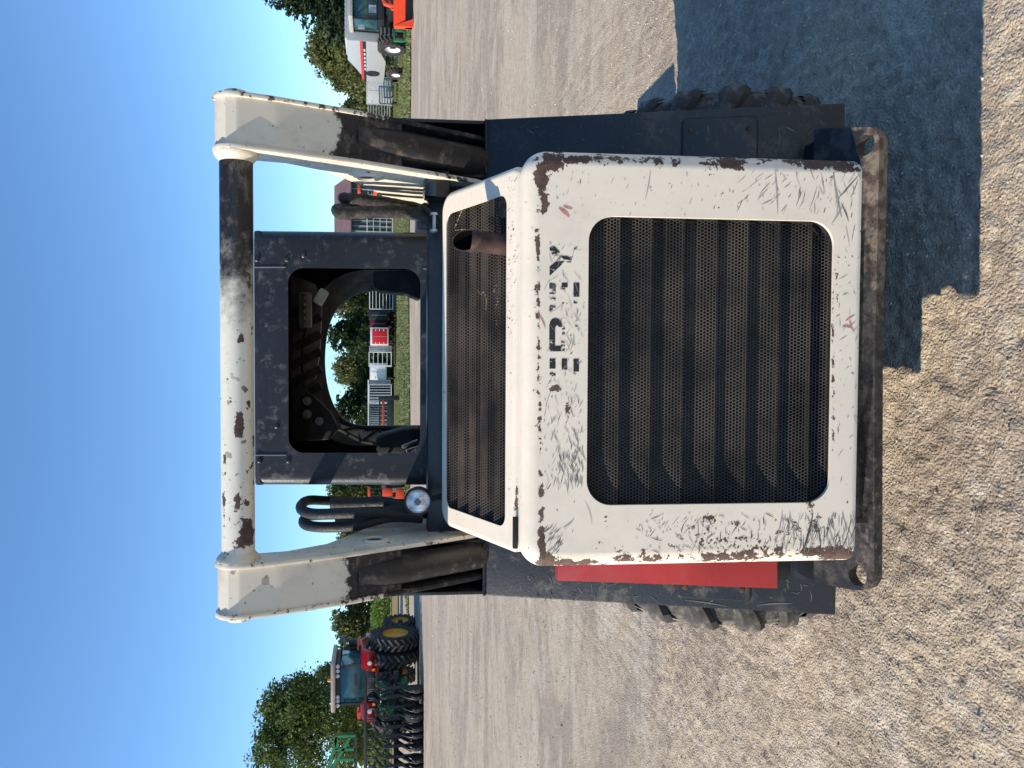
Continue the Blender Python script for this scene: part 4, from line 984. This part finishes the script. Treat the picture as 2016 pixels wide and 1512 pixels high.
def far_box(name, y0, y1, v0, v1, D, dep, mat, parent, zgap=0):
    a = W(v0, y1, D); b = W(v1, y0, D); x0, x1 = sorted((a.x, b.x)); mb = MB(); mb.box(x0, x1, D, D+dep, b.z, a.z); return mb.build(name, mat, parent, bevel=.02)
def fwheel(parent, c, rad, wd, rim, mat=None, name='wheel', lug=0, side=1):
    mb = MB(); hw = wd/2; mb.lathe([(rad*.55, -hw*.8), (rad*.85, -hw), (rad*.97, -hw*.8), (rad, -hw*.4), (rad, hw*.4), (rad*.97, hw*.8), (rad*.85, hw), (rad*.55, hw*.8)], c, (1, 0, 0), 36, caps=False)
    t_ = mb.build('tyre', mat or A_tyre, parent)
    mb = MB(); mb.lathe([(rad*.56, -hw*.75), (rad*.50, -hw*.3), (.001, -hw*.15), (.001, hw*.1), (rad*.3, hw*.12), (rad*.50, hw*.25), (rad*.57, hw*.78)], c, (1, 0, 0), 28, caps=False); mb.build('rim', rim, t_)
    if lug:
        mb = MB()
        for i in range(lug):
            for sd in (-1, 1):
                a = 2*PI*(i+(.5 if sd > 0 else 0))/lug; b2 = a+.20*(2*PI*rad/lug*1.6/rad)/(.5)
                P = []
                for (h_, an, rr_) in ((0.02, a, rad), (.95, b2, rad)):
                    for w2 in (-.045/rad*rad, .045/rad*rad):
                        P.append((h_, an+w2/rad*(1), rr_))
                pts = [(c[0]+sd*h_*hw, c[1]+rr_*math.sin(an), c[2]+rr_*math.cos(an)) for h_, an, rr_ in P]+[(c[0]+sd*h_*hw, c[1]+(rr_+.055)*math.sin(an), c[2]+(rr_+.055)*math.cos(an)) for h_, an, rr_ in P]
                mb.add(pts, [(0, 1, 3, 2), (4, 6, 7, 5), (0, 4, 5, 1), (2, 3, 7, 6), (0, 2, 6, 4), (1, 5, 7, 3)])
        tag(mb.build('tread_lugs', plain('dusty tread', (.075, .07, .062), .85, var=.3, scale=3), t_, fixn=True), kind='stuff')
    return t_
# enclosed trailer seen from behind
def trailer(name, y0, y1, v0, v1, D, dep, door, frame, label, cat='trailer', roof=None):
    a = W(v0, y1, D); b = W(v1, y0, D); x0, x1 = sorted((a.x, b.x)); zt = a.z; zb = max(.35, b.z+.3)
    t_ = thing(name, ((x0+x1)/2, D, 0), label, cat)
    mb = MB(); mb.box(x0, x1, D, D+dep, zb, zt); mb.build('body', frame, t_, bevel=.04)
    mb = MB(); mb.box(x0+.13, x1-.13, D-.03, D+.01, zb+.12, zt-.15); dr = mb.build('rear_door', door, t_, bevel=.01)
    for xx in (x0+.22, x1-.22):
        for zz_ in (zb+.4, (zb+zt)/2, zt-.45):
            mb = MB(); mb.box(xx-.07, xx+.07, D-.05, D-.03, zz_-.03, zz_+.03); mb.build('hinge', frame, dr)
    mb = MB(); mb.box((x0+x1)/2-.015, (x0+x1)/2+.015, D-.04, D-.03, zb+.15, zt-.2); mb.build('lock_bar', A_grey, dr)
    for xx in (x0+.12, x1-.12): mb = MB(); mb.box(xx-.07, xx+.07, D-.06, D, zb-.06, zb+.04); mb.build('tail_light', A_red, t_)
    for s in (0, 1):
        mb = MB(); mb.lathe([(.10, -.1), (.33, -.1), (.36, -.05), (.36, .05), (.33, .1), (.10, .1)], ((x0+.2, x1-.2)[s], D+dep*.55, .36), (1, 0, 0), 20); mb.build('wheel', A_tyre, t_)
    t_.rotation_euler = (0, 0, -math.atan2((x0+x1)/2, D))
    return t_
# stack of tube gates standing upright, seen face on
def gates(name, y0, y1, v0, v1, D, nb, bars, label, mat=None, group=None, vertical=True, depth=4):
    a = W(v0, y1, D); b = W(v1, y0, D); x0, x1 = sorted((a.x, b.x)); zt = a.z; zb = max(.12, b.z)
    t_ = thing(name, ((x0+x1)/2, D, 0), label, 'gate', group); mat = mat or A_white
    for k in range(depth):
        yy = D+k*.35; wq = .06; mb = MB(); ox = .06*k
        mb.box(x0+ox, x0+ox+wq, yy, yy+.05, zb, zt); mb.box(x1-wq, x1, yy+.001, yy+.051, zb, zt); mb.box(x0+ox, x1, yy-.002, yy+.048, zt-wq, zt+.002); mb.box(x0+ox, x1, yy-.002, yy+.048, zb-.002, zb+wq)
        mb.build('gate_frame', mat, t_)
        for i in range(nb):
            mb = MB()
            if vertical:
                x = x0+ox+(x1-x0-ox)*(i+1)/(nb+1); mb.box(x-.022, x+.022, yy+.004, yy+.044, zb+.03, zt-.03)
            else:
                z = zb+(zt-zb)*(i+1)/(nb+1); mb.box(x0+ox+.03, x1-.03, yy+.004, yy+.044, z-.022, z+.022)
            mb.build('bar', mat if k == 0 else A_grey, t_)
    t_.rotation_euler = (0, 0, -math.atan2((x0+x1)/2, D))
    return t_
GG = 'stacks of livestock gates along the grass'
D0 = 68
gates('gate_stack', 573, 609, 727, 774, D0, 6, 0, 'tall white gate stack at right side of the cab opening, trees showing between bars', vertical=False, group=GG, depth=1)
trailer('box_trailer', 611, 630, 726, 772, D0+.5, 5, A_blk, A_blk, 'black box trailer between the white gates and the dark red trailer')
trailer('box_trailer', 628, 647, 728, 770, D0+3, 5, A_dred, A_dred, 'dark red sloped trailer partly hidden by the bright red one')
trailer('box_trailer', 645, 680, 729, 772, D0-2, 5, A_red, A_white, 'bright red box trailer with white frame seen through the cab')
gates('gate_stack', 681, 692, 727, 771, D0+1, 3, 0, 'narrow grey gate stack just left of the red trailer', mat=A_grey, group=GG, depth=2)
gates('gate_stack', 693, 722, 726, 771, D0-.5, 4, 0, 'white gate stack in front of the white stock trailer', group=GG, depth=2, vertical=False)
st = trailer('stock_trailer', 715, 749, 728, 768, D0+.8, 6, plain('very white', (.85, .87, .9), .35), A_white, 'white stock trailer with rounded lower corner among the gates')
gates('gate_stack', 748, 757, 727, 769, D0, 3, 0, 'narrow grey gate stack left of the white stock trailer', mat=A_grey, group=GG, depth=2)
gates('gate_stack', 757, 795, 726, 771, D0-.3, 6, 0, 'wide white gate stack with a smaller inner gate above the planter', group=GG, depth=3)
gates('gate_stack', 796, 842, 726, 772, D0, 9, 0, 'pale grey gate stack behind the black planter', mat=A_grey, group=GG, depth=3)
gates('gate_stack', 845, 935, 726, 772, D0+1, 10, 0, 'gate stack hidden behind the left cab post', mat=A_grey, group=GG, depth=2)
mb = MB(); a = W(724, 845, D0-.2); b = W(724, 748, D0-.2); mb.box(a.x, b.x, D0-.25, D0+.1, a.z-.1, a.z)
o = mb.build('roof_rail', A_white); tag(o, 'long white top rail lying across the gates above the planter', 'rail')
# right gap
gates('gate_stack', 430, 459, 722, 774, D0-1, 3, 0, 'bare metal gate stack right beside the right cab post', mat=plain('dull aluminium', (.5, .52, .52), .5), group=GG, depth=2, vertical=False)
gates('gate_stack', 376, 428, 724, 772, D0, 5, 0, 'gate stack behind the right hoses', mat=A_grey, group=GG, depth=2, vertical=False)
def building():
    D = 95; t_ = thing('barn', (W(700, 420, D).x, D, 0), 'low barn with dull red metal roof and dark green front, right of the cab', 'building')
    far_box('wall', 345, 468, 690, 778, D, 12, A_wall, t_)
    a = W(690, 470, D-.6); b = W(690, 343, D-.6); zt = W(658, 400, D+6).z
    for k in range(24):
        x0 = a.x+(b.x-a.x)*k/24; x1 = a.x+(b.x-a.x)*(k+1)/24-.04
        mb = MB(); mb.prism([(x0, D-.6, a.z), (x1, D-.6, a.z), (x1, D+6, zt), (x0, D+6, zt)], (0, 0, -.12)); mb.build('roof_panel', A_roofred, t_, fixn=True)
    for k in range(9):
        x = a.x+1+(b.x-a.x-2)*k/9; mb = MB(); mb.box(x, x+.09, D-.08, D+.0, 0, a.z-.05); mb.build('post', A_lgrey, t_)
    for k in range(5):
        x = a.x+1.6+(b.x-a.x-2)*k/5; mb = MB(); mb.box(x, x+.9, D-.05, D+.02, 1.5, 2.6); mb.build('window', A_glass, t_)
building()
# small orange and blue machine in front of the barn
def small_machine(py, v0, v1, D, label, colr=A_orange, wpx=26):
    p = W(v1, py, D); h = W(v0, py, D).z; s = wpx/FPX*D; t_ = thing('compact_tractor', (p.x, D, 0), label, 'tractor'); x = p.x
    mb = MB(); mb.box(x-s*.3, x+s*.3, D-.2, D+1.4, h*.35, h*.62); mb.build('hood', colr, t_, bevel=.05)
    mb = MB(); mb.box(x-s*.32, x+s*.32, D-.05, D+.7, h*.93, h); mb.build('canopy', colr, t_, bevel=.03)
    for s_ in (-1, 1):
        mb = MB(); mb.bar((x+s_*s*.28, D, h*.6), (x+s_*s*.28, D, h*.94), .06); mb.build('roof_post', A_blk, t_)
        fwheel(t_, (x+s_*s*.40, D+.6, h*.27), h*.27, s*.2, colr)
    mb = MB(); mb.box(x-s*.45, x+s*.45, D-1.1, D-.7, .15, h*.28); mb.build('front_bucket', colr, t_, bevel=.03)
    return t_
small_machine(372, 704, 770, 62, 'small orange compact tractor between the right lift arm and the barn')
small_machine(968, 724, 800, 45, 'orange compact tractor just left of the cab in front of the gates', wpx=24)
trailer('box_trailer', 986, 1012, 722, 752, 66, 2.5, A_white, A_white, 'white trailer seen between the hose loops and left arm')
# right of the loader
gates('gate_stack', 244, 262, 722, 770, D0-1, 5, 0, 'white gate stack directly beside the right lift arm', group=GG, depth=3)
gates('gate_stack', 207, 243, 724, 768, 63, 7, 0, 'grey slatted gate stack left of the pale grey trailer', mat=A_grey, group=GG, depth=3, vertical=False)
trailer('box_trailer', 155, 204, 721, 780, 64, 2.2, A_lgrey, plain('trailer grey', (.33, .35, .35), .5), 'pale grey box trailer with wide rear door beside the combine')
gates('gate_stack', -20, 30, 710, 760, 66, 6, 0, 'white gates behind the combine cab at the right rim', group=GG, depth=2)

# ---- combine
def combine():
    D = 45.0; X = 19.7; t_ = thing('combine_harvester', (X, D, 0), 'silver combine harvester with red stripe, tinted cab and big lugged tyre at the right rim', 'combine')
    k = lambda v, yy: HC+(yy)*math.tan(math.atan((1008-v)/FPX)-PITCH)
    zt = k(685, D+2)
    # body profile in the side plane, y is depth away from us, heading towards us
    prof = [(D+.6, 1.55), (D+.6, zt), (D+3.6, zt+.05), (D+4.6, zt-.3), (D+7.0, 2.35), (D+7.0, 1.25), (D+3.5, 1.15), (D+2.2, 1.45)]
    mb = MB(); mb.prism([(X-1.45, y, z) for y, z in prof], (2.9, 0, 0)); mb.build('body', A_silver, t_, bevel=.05, fixn=True)
    mb = MB(); mb.prism([(X-1.458, D+.62, 2.52), (X-1.458, D+.62, 2.66), (X-1.458, D+6.4, 2.66), (X-1.458, D+6.8, 2.52)], (.02, 0, 0)); mb.build('stripe', plain('stripe red', (.55, .03, .03), .4), t_)
    mb = MB(); mb.prism([(X-1.457, D+.62, 2.30), (X-1.457, D+.62, 2.51), (X-1.457, D+6.9, 2.51), (X-1.457, D+6.95, 2.36)], (.02, 0, 0)); mb.build('stripe', A_blk, t_)
    for i in range(6):
        mb = MB(); mb.prism([(X-1.46, D+1.7+i*.6, 2.36), (X-1.46, D+2.05+i*.6, 2.36), (X-1.46, D+2.05+i*.6, 2.46), (X-1.46, D+1.7+i*.6, 2.46)], (.02, 0, 0)); mb.build('lettering', A_lgrey, t_)
    mb = MB(); mb.lathe([(.42, 0), (.42, .06), (.36, .07), (.34, .03), (.001, .03)], (X-1.45, D+5.5, 1.95), (-1, 0, 0), 24); mb.build('air_screen', A_blk, t_)
    mb = MB(); mb.box(X-1.3, X+1.3, D+.7, D+3.2, zt, zt+.10); mb.build('tank_top', A_lgrey, t_, bevel=.02)
    for i in range(10): mb = MB(); mb.box(X-1.25+.26*i, X-1.2+.26*i, D+.62, D+.66, zt-.5, zt+.12); mb.build('tank_rib', A_grey, t_)
    # cab
    c0, c1 = X-.95, X+.95; zb, zg = 1.62, 2.98; yf = D-1.3
    mb = MB(); mb.box(c0+.05, c1-.05, yf+.06, D+.5, zb, zg); cb = mb.build('cab_glass', A_glass, t_, bevel=.12)
    mb = MB(); mb.box(c0-.05, c1+.05, yf-.25, D+.7, zg, zg+.26); mb.build('cab_roof', plain('cab roof beige', (.34, .33, .30), .5), t_, bevel=.08)
    for x in (c0, c1):
        for y in (yf+.05, D+.45): mb = MB(); mb.box(x-.04, x+.04, y-.04, y+.04, zb-.1, zg+.02); mb.build('cab_post', A_blk, t_)
    mb = MB(); mb.box(c0, c1, yf+.02, D+.55, zb-.35, zb); mb.build('cab_base', A_blk, t_, bevel=.03)
    mb = MB(); mb.box(X-.25, X+.25, D-.5, D-.2, zb+.1, zb+.85); mb.build('seat', A_lgrey, t_, bevel=.1)
    mb = MB(); mb.box(X-.62, X-.2, yf-.02, yf+.0, zb+.1, zb+.5); mb.build('side_platform', A_grey, t_)
    for k_ in range(5): mb = MB(); mb.box(c0-.5, c0-.05, D-.4+.001*k_, D-.35, .55+.22*k_, .60+.22*k_); mb.build('ladder_step', A_grey, t_)
    mb = MB(); mb.tube([(c0-.05, yf, zg), (c0-.55, yf-.25, zg-.1), (c0-.6, yf-.25, zg-.3)], .025, 6); mb.build('mirror_arm', A_blk, t_)
    mb = MB(); mb.box(c0-.72, c0-.48, yf-.3, yf-.26, zg-.65, zg-.28); mb.build('mirror', A_grey, t_, bevel=.03)
    # feeder and axle
    mb = MB(); mb.prism([(X-.6, D+.5, 1.5), (X-.6, D-2.3, 1.0), (X-.6, D-2.3, .45), (X-.6, D+.5, .7)], (1.2, 0, 0)); mb.build('feeder_house', A_blk, t_, bevel=.03, fixn=True)
    mb = MB(); mb.box(X-1.9, X+1.9, D-.1, D+.25, .62, .95); mb.build('front_axle', A_blk, t_)
    mb = MB(); mb.box(X-.5, X+.5, D-.1, D+6, .9, 1.5); mb.build('threshing_unit', A_blk, t_)
    for s in (-1, 1):
        fwheel(t_, (X+s*1.78, D+.1, .80), .80, .62, A_white, lug=20)
        fwheel(t_, (X+s*1.45, D+5.2, .52), .52, .42, A_white, lug=16)
    mb = MB(); mb.box(X-1.4, X+1.4, D+5.1, D+5.3, .45, .62); mb.build('rear_axle', A_grey, t_)
combine()
# orange loader bucket at the right rim and green header frame behind it
def orange_loader():
    D = 36.4; a = W(775, 46, D); b = W(812, -30, D)
    t_ = thing('orange_snow_bucket', ((a.x+b.x)/2, D, 0), 'bright orange loader bucket with slanted side wing in front of the combine', 'bucket')
    x0, x1 = a.x, b.x+1.0; zt = a.z
    mb = MB(); mb.prism([(x0, D-.5, .02), (x0, D+.5, .02), (x0, D+.6, zt*.95), (x0, D+.35, zt)], (.05, 0, 0)); mb.build('side_plate', A_orange, t_, fixn=True)
    mb = MB(); mb.prism([(x0-.33, D-.55, .02), (x0+.04, D-.48, .02), (x0+.04, D+.34, zt), (x0, D+.4, zt*.97)], (0, .05, 0)); mb.build('wing', A_orange, t_, fixn=True)
    mb = MB(); mb.prism([(x0, D+.35, zt), (x0, D-.05, zt*.42), (x0, D+.0, zt*.38), (x0, D+.5, zt*.9)], (x1-x0, 0, 0)); mb.build('upper_shell', A_orange, t_, fixn=True)
    mb = MB(); mb.box(x0, x1, D+.1, D+.5, .03, zt*.4); mb.build('inside', A_blk, t_)
    mb = MB(); mb.tube([W(750, -15, D+1), W(758, 8, D+.7), W(790, 18, D+.3)], .09, 8); mb.build('lift_arm', A_orange, t_)
    mb = MB(); mb.tube([W(765, 0, D+.8), W(772, 18, D+.5), W(784, 22, D+.3)], .06, 8); mb.build('lift_cylinder', A_orange, t_)
    t2 = thing('scrap_crate', (W(800, 70, 41).x, 41, 0), 'small green steel crate on the grass between bucket and combine tyre', 'crate')
    for (y0, y1, v0, v1) in ((58, 80, 775, 778), (58, 80, 796, 799), (77, 80, 778, 796), (58, 61, 778, 796)): far_box('rail', y0, y1, v0, v1, 41, .2, A_green, t2)
    far_box('drum', 64, 74, 781, 794, 41.2, .4, A_dred, t2)
orange_loader()
# black and orange planter seen through the cab
def planter():
    D = 46; t_ = thing('folding_planter', (W(790, 815, D).x, D, 0), 'black folding planter with orange bar standing on the grass, seen through the cab', 'planter')
    far_box('hopper', 783, 845, 762, 775, D, 1.0, plain('planter grey', (.018, .019, .022), .5), t_)
    far_box('crossbar', 786, 842, 752, 757, D+.2, .3, plain('planter orange', (.42, .07, .03), .5), t_)
    far_box('frame', 786, 845, 746, 749, D+.5, .3, A_blk, t_)
    for i in range(7):
        y = 788+i*8.5
        far_box('upright', y, y+2, 746, 764, D+.3, .15, A_blk, t_)
    far_box('gauge_wheel_arm', 781, 788, 745, 786, D-.3, .3, A_blk, t_)
    mb = MB(); mb.tube([W(755, 783, D), W(785, 782, D)], .12, 6); mb.build('marker_arm', A_blk, t_)
planter()

# ---- tractor
def tractor():
    D = 30.8; X = -12.75; t_ = thing('red_tractor', (X, D, 0), 'red row crop tractor with dual rear wheels on yellow rims, seen from behind', 'tractor')
    for s in (-1, 1):
        fwheel(t_, (X+s*.98, D, .93), .93, .50, A_yellow, lug=24); fwheel(t_, (X+s*1.62, D, .93), .93, .48, A_yellow, lug=24)
        fwheel(t_, (X+s*1.15, D+3.0, .66), .66, .40, A_yellow, lug=20)
        mb = MB(); mb.box(min(X+s*.2, X+s*1.3), max(X+s*.2, X+s*1.3), D+2.9, D+3.1, .55, .75); mb.build('front_axle', A_blk, t_)
        # fender
        P = [(X+s*.62, D-.75, 1.72), (X+s*.62, D-.80, 2.0), (X+s*.62, D-.45, 2.26), (X+s*.62, D+.6, 2.34), (X+s*.62, D+1.0, 2.05), (X+s*.62, D+.9, 1.98), (X+s*.62, D+.5, 2.18), (X+s*.62, D-.35, 2.06)]
        mb = MB(); mb.prism(P, (s*.78, 0, 0)); f = mb.build('fender', A_caser, t_, bevel=.06, fixn=True)
        mb = MB(); mb.lathe([(.09, 0), (.08, .03), (.001, .035)], (X+s*.95, D-.80, 1.93), (0, -1, 0), 14); mb.build('work_light', A_lamp, f)
        mb = MB(); mb.box(X+s*.68-.05, X+s*.68+.05, D-.82, D-.76, 1.72, 1.84); mb.build('tail_light', A_amber, f)
        # warning light arms
        mb = MB(); x0_, x1_ = sorted((X+s*1.15, X+s*1.55)); mb.box(x0_, x1_, D+.1, D+.15, 2.36, 2.44); mb.build('marker_bar', A_orange, t_)
        mb = MB(); x0_, x1_ = sorted((X+s*1.35, X+s*1.62)); mb.box(x0_, x1_, D+.05, D+.1, 2.30, 2.42); mb.build('warning_light', A_orange, t_)
    mb = MB(); mb.box(X-.45, X+.45, D-.5, D+3.8, .7, 1.6); mb.build('driveline', A_blk, t_, bevel=.05)
    mb = MB(); mb.box(X-.42, X+.42, D+1.4, D+4.2, 1.5, 2.15); mb.build('hood', A_caser, t_, bevel=.1)
    mb = MB(); mb.box(X-.62, X+.62, D-.55, D-.4, 1.72, 2.05); mb.build('rear_panel', A_blk, t_, bevel=.05)
    g0, g1 = 2.12, 3.08
    mb = MB(); mb.box(X-.78, X+.78, D-.42, D+1.25, g0, g1); mb.build('cab_glass', A_glass, t_, bevel=.06)
    for s in (-1, 1):
        for y in (D-.43, D+1.25): mb = MB(); mb.bar((X+s*.78, y, g0-.05), (X+s*.74, y, g1+.05), .08); mb.build('cab_post', A_blk, t_)
    mb = MB(); mb.box(X-.80, X+.80, D-.45, D+1.28, g1-.01, g1+.16); mb.build('light_band', A_blk, t_, bevel=.02)
    mb = MB(); mb.box(X-.98, X+.98, D-.65, D+1.4, g1+.16, g1+.34); mb.build('cab_roof', plain('pale roof', (.38, .29, .26), .45), t_, bevel=.07)
    for x in (-.78, -.60, -.45, .38, .58, .76): mb = MB(); mb.lathe([(.08, 0), (.07, .03), (.001, .035)], (X+x, D-.46, g1+.08), (0, -1, 0), 12); mb.build('roof_light', A_lamp, t_)
    mb = MB(); mb.lathe([(.06, 0), (.06, .1), (.04, .16), (.001, .17)], (X+.0, D+.1, g1+.34), (0, 0, 1), 12); mb.build('beacon', A_amber, t_)
    mb = MB(); mb.box(X-.80, X+.80, D-.46, D-.42, g0-.08, g0+.02); mb.build('window_sill', A_blk, t_)
    mb = MB(); mb.box(X-.3, X+.3, D+.1, D+.3, g0-.1, g0+.55); mb.build('seat', A_blk, t_, bevel=.08)
    mb = MB(); mb.box(X-.05, X+.35, D-.445, D-.43, g0+.35, g0+.4); mb.build('wiper', A_blk, t_)
    mb = MB(); mb.tube([(X+.9, D+1.1, 2.0), (X+.9, D+1.1, 3.0), (X+.98, D+1.1, 3.25)], .035, 8); mb.build('exhaust_stack', A_blk, t_)
    mb = MB(); mb.lathe([(.17, 0), (.18, .05), (.18, .9), (.12, 1.0)], (X+1.0, D+1.3, 1.8), (0, 0, 1), 16); mb.build('muffler', A_blk, t_)
    mb = MB(); mb.tube([(X+.8, D+.2, 3.05), (X+1.6, D+.2, 3.0)], .025, 6); ma = mb.build('mirror_arm', A_blk, t_)
    mb = MB(); mb.box(X+1.48, X+1.72, D+.15, D+.2, 2.80, 3.1); mb.build('mirror', A_glass, ma, bevel=.03)
    mb = MB(); mb.tube([(X-.5, D-.6, 1.2), (X-.5, D-1.4, .75)], .05, 6); mb.build('lift_link', A_blk, t_)
    mb = MB(); mb.tube([(X+.5, D-.6, 1.2), (X+.5, D-1.4, .75)], .05, 6); mb.build('lift_link', A_blk, t_)
tractor()
# ---- green planter / cultivator behind the tractor
def implement():
    D = 28.4; x1 = W(790, 1335, D).x; x0 = W(790, 1620, D).x
    t_ = thing('green_row_planter', ((x0+x1)/2, D, 0), 'green and black row planter with coulter discs and hoses hitched behind the red tractor', 'planter')
    mb = MB(); mb.box(x0, x1+.25, D, D+.18, .86, 1.04); mb.build('toolbar', A_blk, t_, bevel=.01)
    mb = MB(); mb.box(x0, x1-.2, D+.6, D+.78, 2.02, 2.14); mb.build('upper_bar', A_blk, t_, bevel=.01)
    for (a_, b_) in (((748, 1352), (761, 1374)), ((742, 1387), (760, 1410))):
        far_box('seed_box', a_[1], b_[1], a_[0], b_[0], D+.5, .5, A_green, t_)
    far_box('seed_box', 1345, 1362, 790, 802, D+.4, .5, A_green, t_)
    far_box('mast', 1362, 1368, 748, 800, D+.3, .2, A_green, t_); far_box('gearbox', 1385, 1420, 762, 795, D+.4, .4, A_green, t_)
    for (a_, b_) in (((660, 1450), (700, 1448)), ((660, 1450), (663, 1475)), ((663, 1450), (645, 1520)), ((690, 1450), (650, 1520)), ((660, 1475), (700, 1475)), ((668, 1495), (700, 1495)), ((700, 1450), (700, 1620))):
        mb = MB(); mb.bar(W(a_[0], a_[1], D+.8), W(b_[0], b_[1], D+.8), .10); mb.build('frame_tube', A_green if a_[0] < 699 else A_blk, t_)
    # one row unit, copied
    def unit(x, first=None):
        r = bpy.data.objects.new('row_unit', None); COL.objects.link(r); r.parent = t_; r.location = (x-t_.location.x, 0, 0)
        return r
    meshes = []
    def mk(nm, mb, mat):
        o = mb.build(nm, mat, None); me_ = o.data; bpy.data.objects.remove(o); meshes.append((nm, me_))
    mb = MB(); mb.lathe([(.02, -.03), (.25, -.012), (.27, 0), (.25, .012), (.02, .03)], (0, -.35, .27), (1, .25, 0), 20); mk('coulter_disc', mb, A_disc)
    mb = MB(); mb.lathe([(.08, -.06), (.21, -.06), (.21, .06), (.08, .06)], (.12, -.75, .21), (1, 0, .15), 18); mk('closing_wheel', mb, A_tyre)
    mb = MB(); mb.bar((0, 0, .9), (0, -.75, .42), .07, .1); mk('arm', mb, A_blk)
    mb = MB(); mb.bar((0, -.3, 1.35), (.02, -.35, .35), .09, .12); mk('shank', mb, A_blk)
    mb = MB(); mb.tube(catmull([(.02, 0, .95), (.10, -.6, .75), (.12, -.95, .4), (.08, -.9, .06), (.12, -1.1, .0)], 4), .016, 5); mk('spring_tine', mb, A_blk)
    mb = MB(); mb.tube(catmull([(0, .5, 1.95), (.14, .1, 1.7), (-.05, -.25, 1.45), (.05, -.35, .9)], 4), .03, 6); mk('seed_tube', mb, A_blk)
    mb = MB(); mb.tube(catmull([(.1, .6, 1.6), (-.1, .2, 1.3), (.1, -.2, 1.25), (-.05, -.3, 1.0)], 4), .02, 5); mk('air_hose', mb, A_rubber)
    nu = 30
    for i in range(nu):
        x = x1-.05-i*(x1-x0)/nu; dy = .0 if i % 2 else .28
        for nm, me_ in meshes:
            o = bpy.data.objects.new(nm, me_); COL.objects.link(o); o.parent = t_; o.location = (x-t_.location.x, (D-dy)-t_.location.y, 0); o.rotation_euler = (0, 0, (i*37 % 7-3)*.03)
    for i in range(3):
        fwheel(t_, (x1-1.0-i*2.2, D-.9, .33), .33, .3, A_disc)
    rr_ = random.Random(4)
    mb = MB()
    for i in range(30):
        x = x1+.3-rr_.random()*(x1-x0+.2); z = 1.1+rr_.random()*.8
        mb.tube(catmull([(x, D+.7, z), (x+rr_.uniform(-.4, .4), D+.2, z+rr_.uniform(-.3, .3)), (x+rr_.uniform(-.7, .7), D-.1, z-rr_.random()*.5)], 4), .022, 5)
    tag(mb.build('hydraulic_lines', A_rubber, t_), kind='stuff')
A_rubber = plain('hose black', (.015, .015, .016), .4)
implement()
